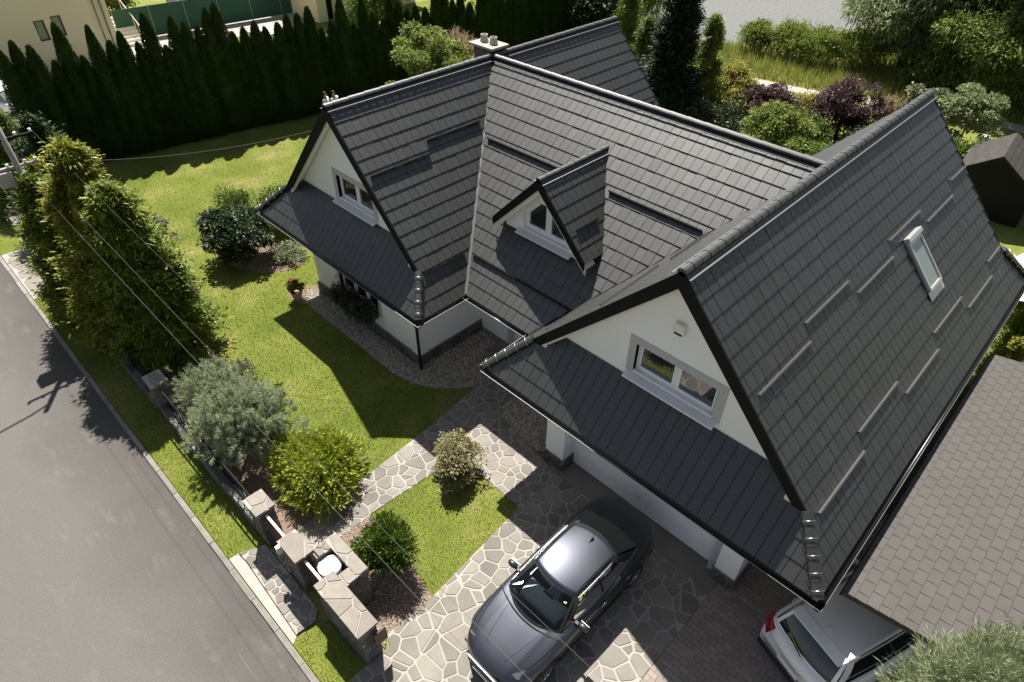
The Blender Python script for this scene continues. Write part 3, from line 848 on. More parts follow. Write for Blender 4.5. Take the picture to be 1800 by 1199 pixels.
# ------------------------------------------------------------------ verge boards, soffits
def verge(xr, w_, t_, yv, z_r, run, depth, wall_y, parent=None, bh=0.26, to_z=None, inner=True):
    """black board on the gable edge, cream soffit behind it; both slopes"""
    for s in (-1, 1):
        x_b = xr + s * (w_ - run)
        z_b = z_r - (w_ - run) * t_
        n = Vector((0, 1, 0))
        top = [(xr, yv - 0.03, z_r + 0.05), (x_b, yv - 0.03, z_b + 0.05), (x_b, yv - 0.03, z_b - bh), (xr, yv - 0.03, z_r - bh * 1.25)]
        if s < 0: top = top[::-1]
        MB().prism(top, (0, 0, 0), (0, 0.045, 0)).build('verge_board', M['black'], parent or house)
        if not inner: continue
        sf = [(xr, 0, z_r - 0.14 - .03), (x_b, 0, z_b - 0.14 - .03), (x_b, 0, z_b - 0.19), (xr, 0, z_r - 0.19)]
        if s < 0: sf = sf[::-1]
        MB().prism([(a, yv + 0.02, c) for a, _, c in sf], (0, 0, 0), (0, wall_y - yv + 0.03, 0)).build('soffit', M['cream'], parent or house)
        # cream board tucked inside the black one
        f2 = [(xr, 0, z_r - 0.20), (x_b, 0, z_b - 0.20), (x_b, 0, z_b - 0.36), (xr, 0, z_r - 0.40)]
        if s < 0: f2 = f2[::-1]
        MB().prism([(a, yv + 0.05, c) for a, _, c in f2], (0, 0, 0), (0, 0.05, 0)).build('barge_board', M['cream'], parent or house)
    return
verge(XL, WL, TL, YVL, HL, SL, 0.4, YW)
verge(XG, WG, TG, YVG, HG, SG, 0.4, YW)
verge(XL, WL, TL, YB - 0.02, HL, SL, 0.4, YB + .1, inner=False)
verge(XG, WG, TG, YB - 0.02, HG, SG, 0.4, YB + .1, inner=False)
verge(DX, DW, DT, DYF, DZ, 0.0, 0.3, 1.75, dormer, bh=0.20)

# ------------------------------------------------------------------ gutters
def gutter(a, b, parent=None, r=0.065):
    a, b = Vector(a), Vector(b)
    d = (b - a).normalized(); s_ = d.cross(Vector((0, 0, 1))).normalized()   # s_ points outward when a->b is chosen so
    V = []; n = 9
    for p in (a, b):
        for i in range(n):
            t = math.pi * i / (n - 1)
            V.append(p + s_ * (r * math.cos(t) + r + 0.01) + Vector((0, 0, -r * math.sin(t))))
    F = [(i, i + 1, n + i + 1, n + i) for i in range(n - 1)]
    g = bpy.data.objects.new('gutter', me_from('gutter', V, F, M['gutter'], True)); link(g, parent or house)
    sm = g.modifiers.new('wall', 'SOLIDIFY'); sm.thickness = 0.006
    e = s_ * (2 * r + 0.012)
    MB().tube([a + e, b + e], 0.0055, 6).build('lip', M['lip'], g)  # bead carries the edge highlight in its colour
    return g
gz = E0 - 0.03
gutter((2 * XL - 0.0, YE, gz), (0.14, YE, gz))
gutter((0, YE - 0.14, gz), (0, 0.0, gz))
gutter((0.0, 0, gz), (gx, 0, gz))
gutter((gx, 0.0, gz), (gx, YEG - .02, gz))
gutter((gx - .0, YEG, gz), (gr + 0.14, YEG, gz))
gutter((gr, YEG - .14, gz), (gr, YBE + .14, gz))
# ------------------------------------------------------------------ walls and windows
from mathutils.geometry import tessellate_polygon
def wall_holes(name, outer, holes, fn, depth, m, parent):
    """outer/holes in (a,z); fn(a,z,d) -> 3D, d=0 on the face, depth behind it"""
    loops = [outer] + holes
    flat = [p for l in loops for p in l]
    tri = tessellate_polygon([[Vector((p[0], p[1], 0)) for p in l] for l in loops])
    n = len(flat)
    V = [fn(p[0], p[1], 0) for p in flat] + [fn(p[0], p[1], depth) for p in flat]
    F = [tuple(t) for t in tri] + [tuple(n + i for i in t[::-1]) for t in tri]
    b = 0
    for l in loops:
        k = len(l)
        F += [(b + i, b + (i + 1) % k, n + b + (i + 1) % k, n + b + i) for i in range(k)]
        b += k
    o = bpy.data.objects.new(name, me_from(name, V, F, m)); link(o, parent)
    bm = bmesh.new(); bm.from_mesh(o.data); bmesh.ops.recalc_face_normals(bm, faces=bm.faces[:]); bm.to_mesh(o.data); bm.free()
    return o
front = lambda y: (lambda a, z, d: (a, y + d, z))
rect = lambda x0, x1, z0, z1: [(x0, z0), (x1, z0), (x1, z1), (x0, z1)]
M['glass'].node_tree.nodes['Principled BSDF'].inputs['IOR'].default_value = 1.85

def window(parent, y, x0, x1, z0, z1, panes=2, trim=0.17, sill=True, label=None, name='window'):
    """window in a wall facing -y, face of the wall at y; opening x0..x1, z0..z1"""
    w = MB()
    f = 0.055; yo = y + 0.11
    w.box(x0, x1, yo, yo + 0.07, z0, z0 + f).box(x0, x1, yo, yo + 0.07, z1 - f, z1).box(x0, x0 + f, yo, yo + 0.07, z0 + f, z1 - f).box(x1 - f, x1, yo, yo + 0.07, z0 + f, z1 - f)
    xs = [x0 + f + (x1 - x0 - 2 * f) * i / panes for i in range(panes + 1)]
    for xm in xs[1:-1]: w.box(xm - 0.035, xm + 0.035, yo, yo + 0.07, z0 + f, z1 - f)
    root = w.build(name, M['pvc'], parent, bevel=0.006)
    if label: root['label'] = label
    for i in range(panes):
        a = xs[i] + (0.035 if i else 0); b = xs[i + 1] - (0.035 if i < panes - 1 else 0)
        s = MB(); g = 0.05; ys = yo - 0.015
        s.box(a, b, ys, ys + 0.06, z0 + f, z0 + f + g).box(a, b, ys, ys + 0.06, z1 - f - g, z1 - f).box(a, a + g, ys, ys + 0.06, z0 + f + g, z1 - f - g).box(b - g, b, ys, ys + 0.06, z0 + f + g, z1 - f - g)
        s.build('sash', M['pvc'], root, bevel=0.006)
        MB().box(a + g - .003, b - g + .003, ys + 0.03, ys + 0.036, z0 + f + g - .003, z1 - f - g + .003).build('pane', M['glass'], root)
    if trim:
        t = trim; d = 0.018
        MB().box(x0 - t, x0, y - d, y + 0.10, z0 - 0.06, z1 + t).box(x1, x1 + t, y - d, y + 0.10, z0 - 0.06, z1 + t).box(x0, x1, y - d, y + 0.10, z1, z1 + t).build('trim', M['trim'], root)
    if sill:
        sl_ = [(x0 - 0.13, y - 0.19, z0 - 0.10), (x1 + 0.13, y - 0.19, z0 - 0.10), (x1 + 0.13, y + 0.12, z0 - 0.0), (x0 - 0.13, y + 0.12, z0 - 0.0)]
        MB().prism(sl_, (0, 0, -0.045), (0, 0, 0)).build('sill', M['sill'], root)
    return root

# left wing
hLw = rect(-4.86, -3.10, 4.40, 5.14)
wall_holes('gable_wall', [(XL - 3.35, 3.6), (XL + 3.35, 3.6), (XL, HL - 0.20)], [hLw], front(YW), 0.3, M['white'], house)
window(house, YW, -4.86, -3.10, 4.40, 5.14)
YWL = -0.86
hLl = rect(-5.35, -3.2, 0.95, 2.25)
wall_holes('wall', rect(-6.9, -1.3, 0.44, 3.35), [hLl], front(YWL), 0.35, M['white'], house)
window(house, YWL, -5.35, -3.2, 0.95, 2.25, panes=3, trim=0.14)
MB().box(-1.62, -1.27, YWL - 0.03, YWL + 0.3, 0.44, 3.1).build('corner_pilaster', M['white'], house)
MB().box(-1.62, -1.3, YWL + 0.35, 1.75, 0.44, 3.35).build('wall', M['white'], house)
MB().box(-6.9, -6.6, YWL + 0.35, 12.0, 0.44, 3.35).build('wall', M['white'], house)
MB().box(-6.9, -1.3, 11.5, 11.8, 0.44, 3.35).build('wall', M['white'], house)
# main body front wall with the door
hD = rect(0.22, 1.22, 0.12, 2.2)
wall_holes('wall', rect(-1.3, 4.2, 0.12, 3.6), [hD], front(1.75), 0.3, M['white'], house)
door = MB().box(0.22, 1.22, 1.86, 1.92, 0.12, 2.2).build('front_door', M['pvc'], house)
for z in (0.3, 0.85, 1.4): MB().box(0.36, 1.08, 1.845, 1.86, z, z + 0.42).build('door_panel', M['pvc'], door, bevel=0.006)
MB().tube([(0.36, 1.80, 1.12), (0.36, 1.80, 1.28)], 0.012).build('handle', M['steel'], door)
MB().box(-0.02, 0.2, 1.70, 1.76, 0.12, 2.4).build('door_jamb', M['trim'], house)
# garage wing
YD = -0.40
hGw = rect(5.93, 7.83, 4.50, 5.22)
wall_holes('gable_wall', [(XG - 3.45, 3.6), (XG + 3.45, 3.6), (XG, HG - 0.20)], [hGw], front(YW), 0.3, M['white'], house)
window(house, YW, 5.93, 7.83, 4.50, 5.22)
MB().box(3.9, 4.5, -0.82, 0.1, 0.42, 3.3).build('pillar', M['white'], house)
MB().box(8.92, 9.42, -0.66, 0.2, 0.42, 3.3).build('pillar', M['white'], house)
MB().box(8.74, 8.92, -0.56, 0.1, 0.03, 3.3).build('door_jamb', M['trim'], house)
MB().box(4.5, 8.92, -0.37, 0.0, 2.25, 3.4).build('lintel', M['white'], house)
gd = MB().box(4.5, 8.74, YD, YD + 0.05, 0.05, 2.25).build('garage_door', M['white'], house)
for i in range(5):
    MB().box(4.5, 8.74, YD - 0.012, YD, 0.06 + i * 0.44, 0.06 + i * 0.44 + 0.43).build('door_panel', M['white'], gd, bevel=0.005)
MB().tube([(6.55, YD - 0.05, 0.55), (6.69, YD - 0.05, 0.55)], 0.012).build('handle', M['steel'], gd)
MB().box(3.9, 4.2, 0.1, 12.0, 0.12, 3.4).build('wall', M['white'], house)
MB().box(9.12, 9.42, 0.2, 12.0, 0.12, 3.4).build('wall', M['white'], house)
MB().box(3.9, 9.42, 11.5, 11.8, 0.12, 3.4).build('wall', M['white'], house)
# rear gables
for xc, hh in ((XL, HL), (XG, HG)):
    wall_holes('gable_wall', [(xc - 3.35, 3.4), (xc + 3.35, 3.4), (xc, hh - 0.2)], [], lambda a, z, d: (a, 11.1 - d, z), 0.3, M['white'], house)

# stone plinths: mortar core and each stone proud of it
def clad_face(parent, u0, u1, z0, z1, fn, seed, size=0.24, m=None):
    for c in crazy([(u0, z0), (u1, z0), (u1, z1), (u0, z1)], size, 0.022, seed, jitter=0.44):
        slab('stone', c, -0.005, 0.018, m or M['clad'], parent, ch=0.006, fn=fn)
pl = MB().box(-6.94, -1.26, YWL - 0.05, YWL + 0.3, 0, 0.44).box(-1.6, -1.26, YWL + 0.3, 1.75, 0, 0.44).box(-1.26, 4.0, 1.70, 1.95, 0, 0.12).build('plinth', M['plinth'], house)
clad_face(pl, -6.94, -1.26, 0.0, 0.43, lambda u, v, h: (u, YWL - 0.05 - h, v), 31)
clad_face(pl, YWL - 0.05, 1.70, 0.0, 0.43, lambda u, v, h: (-1.26 + h, u, v), 32, size=0.30)
for (a, b, c_, d_, sd_) in ((3.87, 4.53, -0.85, 0.1, 33), (8.89, 9.45, -0.69, 0.2, 34)):
    q = MB().box(a, b, c_, d_, 0, 0.42).build('pillar_plinth', M['plinth'], house)
    clad_face(q, a, b, 0, 0.41, lambda u, v, h, c_=c_: (u, c_ - h, v), sd_)
    clad_face(q, c_, d_, 0, 0.41, lambda u, v, h, b=b: (b + h, u, v), sd_ + 10)
# step before the door
MB().box(-0.3, 1.7, 1.25, 1.7, 0.0, 0.13).build('door_step', M['apron'], house, bevel=0.01)
# eave soffits (cream boards under the overhangs)
for a in ((2 * XL + .02, -0.02, YE + .02, YWL, 2.86, 2.89), (-1.3, -0.02, YWL, 1.75, 2.86, 2.89), (-1.3, gx, 0.02, 1.75, 2.865, 2.885), (gx + .02, gr - .02, YEG + .02, YD, 2.86, 2.89), (gx + .02, 3.9, YD, 12, 2.86, 2.89), (9.42, gr - .02, YD, YBE, 2.86, 2.89), (2 * XL + .02, -6.9, YWL, 12, 2.86, 2.89)):
    MB().box(*a).build('eave_soffit', M['cream'], house)
# downpipe at the corner of the left wing
MB().tube([(-0.02, -1.80, 2.92), (-0.10, -1.72, 2.78), (-1.10, -1.02, 2.45), (-1.16, -0.97, 2.3), (-1.16, -0.97, 0.03)], 0.045, 10).build('downpipe', M['gutter'], house, smooth=True)
# cream purlin blocks at the feet of the gables
for (x_, y_, z_) in ((XL - WL + SL + 0.35, YVL + .2, E0 + SL * TL + .10), (XL + WL - SL - 0.35, YVL + .2, E0 + SL * TL + .10), (XG - WG + SG + 0.35, YVG + .2, E0 + SG * TG + .10), (XG + WG - SG - 0.35, YVG + .2, E0 + SG * TG + .10)):
    MB().box(x_ - .09, x_ + .09, y_ - .22, y_ + .25, z_ - .06, z_ + .10).build('purlin_end', M['cream'], house, bevel=0.01)
for (x_, z_) in ((XL, HL - .50), (XG, HG - .50)):
    MB().box(x_ - .10, x_ + .10, YW - .22, YW + .1, z_ - .06, z_ + .10).build('purlin_end', M['cream'], house, bevel=0.01)
# alarm box on the garage gable
ab = MB().prism([(6.68, YW, 6.0), (6.90, YW, 6.0), (6.90, YW, 6.26), (6.68, YW, 6.26)], (0, -0.10, 0), (0, 0, 0)).build('alarm_box', M['cream'], house, bevel=0.015)
MB().box(6.71, 6.87, YW - 0.108, YW - 0.10, 6.02, 6.06).build('lens', M['black'], ab)

# dormer walls and window
wall_holes('dormer_wall', [(DX - DW + .16, 4.1), (DX + DW - .16, 4.1), (DX + DW - .16, DEZ - 0.02), (DX, DZ - 0.2), (DX - DW + .16, DEZ - 0.02)],
           [[(0.52, 4.66), (2.16, 4.66), (2.16, 5.16), (1.66, 5.66), (1.02, 5.66), (0.52, 5.16)]], front(1.72), 0.25, M['white'], dormer)
MB().box(DX - DW + .16, DX - DW + .34, 1.97, 3.0, 3.9, DEZ - 0.04).build('dormer_cheek', M['white'], dormer)
MB().box(DX + DW - .34, DX + DW - .16, 1.97, 3.0, 3.9, DEZ - 0.04).build('dormer_cheek', M['white'], dormer)
dwf = wall_holes('dormer_window', [(0.52, 4.66), (2.16, 4.66), (2.16, 5.16), (1.66, 5.66), (1.02, 5.66), (0.52, 5.16)],
           [[(0.66, 4.80), (1.24, 4.80), (1.24, 5.54), (1.06, 5.54), (0.66, 5.14)], [(1.44, 4.80), (2.02, 4.80), (2.02, 5.14), (1.62, 5.54), (1.44, 5.54)]], front(1.82), 0.06, M['pvc'], dormer)
for pp in ([(0.64, 4.78), (1.26, 4.78), (1.26, 5.56), (1.05, 5.56), (0.64, 5.15)], [(1.42, 4.78), (2.04, 4.78), (2.04, 5.15), (1.63, 5.56), (1.42, 5.56)]):
    MB().prism([(a, 1.85, z) for a, z in pp], (0, 0, 0), (0, 0.01, 0)).build('pane', M['glass'], dwf)
MB().prism([(0.38, 1.54, 4.56), (2.30, 1.54, 4.56), (2.30, 1.84, 4.66), (0.38, 1.84, 4.66)], (0, 0, -0.04), (0, 0, 0)).build('dormer_sill', M['sill'], dormer)
for s in (-1, 1):
    MB().box(DX + s * 1.2 - .08, DX + s * 1.2 + .08, DYF + .08, 1.74, DEZ + .16, DEZ + .34).build('bracket', M['cream'], dormer, bevel=0.02)

# ------------------------------------------------------------------ chimney
ch = MB().box(-4.98, -4.22, 5.12, 5.68, 6.4, 7.56).build('chimney', M['plinth'], house)
clad_face(ch, -4.98, -4.22, 6.9, 7.55, lambda u, v, h: (u, 5.12 - h, v), 41, size=0.2)
clad_face(ch, 5.12, 5.68, 6.9, 7.55, lambda u, v, h: (-4.22 + h, u, v), 42, size=0.2)
MB().box(-5.14, -4.06, 5.02, 5.78, 7.56, 7.63).build('chimney_cap', M['concrete'], ch, bevel=0.012)
for cx_ in (-4.82, -4.40):
    pot = MB().lathe((cx_, 5.42, 7.63), [(0.135, 0), (0.14, 0.03), (0.10, 0.18), (0.115, 0.19), (0.115, 0.21), (0.085, 0.21), (0.085, 0.08)], 20).build('chimney_pot', M['concrete'], ch, smooth=False)

# ------------------------------------------------------------------ snow guards
def guard(a, b, out, mtl, parent=None):
    """flat steel bar on edge held on brackets; a,b on the roof plane; out = plane normal; up = direction up the slope"""
    a, b, n = Vector(a), Vector(b), Vector(out).normalized()
    hb = 0.055 if mtl is M['guard'] else 0.085
    g = MB().bar(a + n * (hb / 2 + .03), b + n * (hb / 2 + .03), 0.035, hb, up=n).build('snow_guard', mtl, parent or house)
    k = 4
    br = MB()
    for i in range(k):
        p = a + (b - a) * ((i + 0.5) / k)
        MB().bar(p + n * 0.0, p + n * (hb + .035), 0.045, 0.03).build('bracket', mtl, g)
    return g
nG = (TG, 0, 1); nL = (TL, 0, 1); nM = (0, -TM, 1); nGl = (-TG, 0, 1)
zr = lambda x: E0 + (gr - x) * TG
zl = lambda x: E0 - x * TL
for x_, y0, y1 in ((8.25, 1.5, 3.52), (8.49, 3.64, 5.66), (8.49, -0.66, 1.40), (8.25, 5.78, 7.76), (8.49, 7.87, 9.83), (8.25, 10.1, 11.3),
                   (9.95, 1.5, 3.53), (10.2, 3.64, 5.72), (9.95, 5.84, 7.86), (10.2, 7.96, 9.98), (9.95, 10.12, 11.3), (10.2, -0.66, 1.39)):
    guard((x_, y0, zr(x_)), (x_, y1, zr(x_)), nG, M['guard'])
for x_, y0, y1 in ((-2.95, 1.34, 3.37), (-2.70, -0.82, 1.21), (-0.73, -0.86, 0.62)):
    guard((x_, y0, zl(x_)), (x_, y1, zl(x_)), nL, M['black'])
for x_, y0, y1 in ((-1.9, 9.2, 11.2), (-2.2, 7.0, 9.0)):
    guard((x_, y0, zl(x_)), (x_, y1, zl(x_)), nL, M['black'])
for y_, x0, x1 in ((3.25, -2.40, 0.40), (3.23, 2.16, 4.95), (0.82, -0.52, 3.03)):
    guard((x0, y_, E0 + y_ * TM), (x1, y_, E0 + y_ * TM), nM, M['black'])
zgl = lambda x: E0 + (x - gx) * TG
for x_, y0, y1 in ((5.0, -0.66, 1.40), (5.22, 1.5, 3.1), (3.55, -0.6, 1.1)):
    guard((x_, y1, zgl(x_)), (x_, y0, zgl(x_)), nGl, M['guard'])
guard((DX + 1.05, 1.62, DZ - 1.05 * DT), (DX + 1.05, 2.45, DZ - 1.05 * DT), (DT, 0, 1), M['black'], dormer)

# ------------------------------------------------------------------ roof window on the right slope
nv = Vector(nG).normalized(); vv = Vector(nrm(-1, 0, TG)); uu = Vector((0, 1, 0))
c0 = Vector((8.95, 6.84, zr(8.95)))
mw = Matrix(((uu.x, vv.x, nv.x, c0.x), (uu.y, vv.y, nv.y, c0.y), (uu.z, vv.z, nv.z, c0.z), (0, 0, 0, 1)))
hw, hh = 0.39, 0.66
M['alu'] = mat('aluminium_flashing', (0.58, 0.58, 0.57), 0.38, metal=0.55)
M['skyglass'] = mat('roof_glass', (0.20, 0.24, 0.22), 0.05, spec=1.0)
rw = bpy.data.objects.new('roof_window', None); rw.matrix_world = mw; link(rw, house)
fr = MB().box(-hw, -hw + .07, -hh, hh, 0, 0.12).box(hw - .07, hw, -hh, hh, 0, 0.12).box(-hw + .07, hw - .07, hh - .10, hh, 0, 0.12).box(-hw + .07, hw - .07, -hh, -hh + .08, 0, 0.12).build('frame', M['alu'], rw, bevel=0.012)
MB().box(-hw + .07, hw - .07, -hh + .08, hh - .10, 0.06, 0.085).build('pane', M['skyglass'], rw)
MB().box(-hw - .03, hw + .03, hh - .01, hh + .12, 0.02, 0.17).build('hood', M['alu'], rw, bevel=0.02)
MB().box(-hw - .05, hw + .05, -hh - .22, -hh - .005, 0.045, 0.06).build('apron_flashing', M['alu'], rw)
for s in (-1, 1): MB().box(s * (hw + .03) - .03, s * (hw + .03) + .03, -hh, hh, 0.03, 0.065).build('side_flashing', M['guard'], rw)
# ------------------------------------------------------------------ stone front fence
def stone_block(name, x0, x1, y0, y1, z1, label, cat, seed, faces='fr', cap=True, over=0.05, group=None, zc=None, capsize=0.42):
    """stone-clad pier or wall: core, face stones, cap slabs"""
    root = empty(name, ((x0 + x1) / 2, (y0 + y1) / 2, 0))
    tag(root, label, cat, group)
    ox, oy = (x0 + x1) / 2, (y0 + y1) / 2
    MB().box(x0 - ox, x1 - ox, y0 - oy, y1 - oy, -0.02, z1).build('core', M['plinth'], root)
    if 'f' in faces: clad_face(root, x0 - ox, x1 - ox, 0, z1, lambda u, v, h: (u, y0 - oy - h, v), seed)
    if 'r' in faces: clad_face(root, y0 - oy, y1 - oy, 0, z1, lambda u, v, h: (x1 - ox + h, u, v), seed + 1)
    if 'l' in faces: clad_face(root, y0 - oy, y1 - oy, 0, z1, lambda u, v, h: (x0 - ox - h, u, v), seed + 2)
    if 'b' in faces: clad_face(root, x0 - ox, x1 - ox, 0, z1, lambda u, v, h: (u, y1 - oy + h, v), seed + 3)
    if cap:
        MB().box(x0 - ox - over, x1 - ox + over, y0 - oy - over, y1 - oy + over, z1, z1 + 0.045).build('cap_bed', M['mortar'], root)
        for c in crazy([(x0 - ox - over, y0 - oy - over), (x1 - ox + over, y0 - oy - over), (x1 - ox + over, y1 - oy + over), (x0 - ox - over, y1 - oy + over)], capsize, 0.026, seed + 5, jitter=0.45):
            slab('cap_stone', c, z1 + 0.02, z1 + 0.062, M['cap'], root)
    return root
zc = 1.24
stone_block('stone_pier', 0.53, 1.06, -7.41, -7.03, zc, 'stone pier with flat slab cap on the hedge side of the small gate', 'pier', 50, 'frb')
stone_block('stone_pier', -5.2, -4.67, -7.38, -7.0, zc, 'stone pier with slab cap between the tall conifers and the blue pine', 'pier', 54, 'frb')
stone_block('stone_pier', -11.0, -10.5, -7.38, -7.0, zc, 'stone pier half buried in the tall conifers', 'pier', 58, 'fr')
stone_block('stone_pier', -17.4, -16.9, -7.38, -7.0, zc, 'stone pier with slab cap at the far end of the front fence', 'pier', 62, 'frb')
# low stone walls between the piers with white rails above
def low_wall(x0, x1, label, seed, face_size=0.22):
    w = stone_block('low_stone_wall', x0, x1, -7.42, -7.14, 0.42, label, 'wall', seed, 'f', cap=False)
    oc = (x0 + x1) / 2
    for c in crazy([(x0 - oc, -0.14), (x1 - oc, -0.14), (x1 - oc, 0.14), (x0 - oc, 0.14)], 0.36, 0.02, seed + 7, jitter=0.4):
        slab('cap_stone', c, 0.41, 0.45, M['clad'], w)
    r = empty('railing', (oc, -7.24, 0.45)); tag(r, label.replace('low stone wall', 'dark slim railing above the wall'), 'railing')
    L = (x1 - x0) / 2
    MB().bar((-L, 0, 0.68), (L, 0, 0.68), 0.035, 0.03).build('top_bar', M['black'], r)
    MB().bar((-L, 0, 0.10), (L, 0, 0.10), 0.04, 0.03).build('bottom_bar', M['black'], r)
    n = int((x1 - x0) / 0.28)
    me = MB().bar((0, 0, 0.11), (0, 0, 0.67), 0.02, 0.02)
    pm = me_from('picket', me.v, me.f, M['black'])
    for i in range(n):
        o = bpy.data.objects.new('picket', pm); o.location = (-L + (i + .5) * (x1 - x0) / n, 0, 0); link(o, r)
low_wall(-4.62, 0.48, 'low stone wall in front of the blue pine', 70)
low_wall(-10.45, -5.25, 'low stone wall beneath the tall conifers', 74)
low_wall(-16.85, -11.05, 'low stone wall past the utility pole', 78)
# gate post block and bin enclosure
stone_block('stone_pier', 2.03, 2.68, -7.40, -7.05, zc, 'wide stone pier with slab cap between small gate and bin niche', 'pier', 82, 'frlb', capsize=0.5)
MB_ = None
en = stone_block('bin_enclosure', 2.72, 3.86, -6.66, -6.46, zc, 'stone wall wrapped round the back of the bin niche', 'wall', 86, 'rb', over=0.04)
oc = (3.29, -6.56)
MB().box(2.72 - oc[0], 2.92 - oc[0], -7.05 - oc[1], -6.66 - oc[1], 0, zc).build('side_wall', M['plinth'], en)
MB().box(3.62 - oc[0], 3.86 - oc[0], -6.98 - oc[1], -6.66 - oc[1], 0, zc).build('side_wall', M['plinth'], en)
clad_face(en, -6.98 - oc[1], -6.46 - oc[1], 0, zc, lambda u, v, h: (3.862 - oc[0] + h, u, v), 87, size=0.26)
for a, sdd in (((2.70, 2.95, -7.0, -6.70), 88), ((3.59, 3.92, -6.96, -6.70), 89)):
    MB().box(a[0] - oc[0], a[1] - oc[0], a[2] - oc[1], a[3] - oc[1], zc, zc + 0.043).build('cap_bed', M['mortar'], en)
    for c in crazy([(a[0] - oc[0], a[2] - oc[1]), (a[1] - oc[0], a[2] - oc[1]), (a[1] - oc[0], a[3] - oc[1]), (a[0] - oc[0], a[3] - oc[1])], 0.3, 0.016, sdd): slab('cap_stone', c, zc + .02, zc + .061, M['cap'], en)
stone_block('stone_wall', 3.48, 4.94, -7.40, -7.02, zc, 'long stone wall with slab cap between bin niche and driveway', 'wall', 92, 'frb', capsize=0.42)
mbx = MB().box(4.99, 5.03, -7.14, -6.86, 0.55, 1.0).build('letter_box', M['wood']); tag(mbx, 'brown flat box fixed to the end of the stone wall by the driveway', 'box')
# small gate and niche gate with white top bars
for (a, b, lb) in ((1.10, 1.99, 'narrow garden gate with white top bar at the end of the path'), (2.72, 3.44, 'low niche door with white top bar in front of the white bin')):
    gt = empty('gate', ((a + b) / 2, -7.24, 0)); tag(gt, lb, 'gate')
    hwid = (b - a) / 2
    MB().bar((-hwid, 0, 1.13), (hwid, 0, 1.13), 0.055, 0.05).build('top_bar', M['rail'], gt)
    MB().bar((-hwid, 0, 0.12), (hwid, 0, 0.12), 0.04, 0.03).build('bottom_bar', M['rail'], gt)
    for i in range(6):
        xx = -hwid + (i + .5) * 2 * hwid / 6
        MB().bar((xx, 0, 0.11), (xx, 0, 1.12), 0.09, 0.02).build('board', M['wood'], gt)
MB().box(1.93, 2.02, -7.52, -7.41, 0.85, 1.1).build('meter_box', M['rail']).__setitem__('label', 'small white box on the street face of the gate pier')
bpy.data.objects['meter_box']['category'] = 'box'
# white round bin
bn = empty('waste_bin', (3.20, -6.93, 0)); tag(bn, 'white round lidded bin standing in the stone niche', 'bin')
MB().lathe((0, 0, 0.014), [(0.19, 0), (0.225, 1.10)], 28).build('body', M['binw'], bn, smooth=True)
lid = MB().lathe((0, 0, 1.115), [(0.245, 0), (0.25, 0.05), (0.22, 0.075), (0.20, 0.07), (0.08, 0.085), (0.0, 0.085)], 32).build('lid', M['binw'], bn, smooth=False)
MB().box(-0.05, 0.05, 0.23, 0.31, 1.12, 1.18).build('handle', M['binw'], bn, bevel=0.01)

# ------------------------------------------------------------------ utility pole and wires
PX, PY = -11.5, -7.0
up = empty('utility_pole', (PX, PY - 0.02, 0)); tag(up, 'grey concrete utility pole with crossarms and street lamp beside the conifers', 'pole')
MB().tube([(0, 0, -0.1), (-0.03, 0, 7.4)], [0.10, 0.075], 12).build('shaft', M['pole'], up, smooth=True)
for z_, l_ in ((6.05, 0.75), (5.25, 0.55)):
    arm = MB().bar((-0.02, -l_, z_), (-0.02, l_, z_), 0.07, 0.07).build('crossarm', M['pole'] if z_ < 6 else M['black'], up)
    for s in (-1, -0.45, 0.45, 1):
        MB().lathe((-0.02, s * (l_ - .05), z_ + 0.035), [(0.02, 0), (0.045, 0.03), (0.03, 0.06), (0.045, 0.09), (0.0, 0.12)], 12).build('insulator', M['binw'], arm)
MB().box(-0.35, 0.12, -0.62, -0.22, 4.75, 5.2).build('transformer_box', M['concrete'], up, bevel=0.03)
lamp = MB().tube([(-0.03, 0, 6.9), (-0.03, -0.4, 7.15), (-0.03, -1.2, 7.35), (-0.03, -2.0, 7.4)], 0.035, 8).build('lamp_arm', M['pole'], up, smooth=True)
MB().box(-0.14, 0.08, -2.5, -1.95, 7.33, 7.45).build('lamp_head', M['concrete'], lamp, bevel=0.03)
def wire(label, a, b, sag, r=0.009, group='wires along the street'):
    a, b = Vector(a), Vector(b)
    pts = [a + (b - a) * t + Vector((0, 0, -sag * 4 * t * (1 - t))) for t in [i / 24 for i in range(25)]]
    o = MB().tube(pts, r, 5).build('overhead_wire', M['wire'], smooth=True)
    return tag(o, label, 'wire', group)
wire('upper overhead wire on the garden side, running from the pole along the fence', (PX, PY + 0.72, 6.12), (26, PY + 0.66, 6.0), 0.55, 0.0022)
wire('middle overhead wire above the fence line', (PX, PY + 0.30, 5.35), (26, PY + 0.12, 5.4), 0.35, 0.0028)
wire('overhead wire nearest the street, above the low walls', (PX, PY - 0.05, 5.35), (26, PY - 0.18, 5.4), 0.35, 0.0028)
wire('pale service cable from the pole across the lawn to the left gable', (PX, PY, 5.45), (-4.75, YVL + 0.3, 6.6), 0.35, 0.008, 'house service cable')

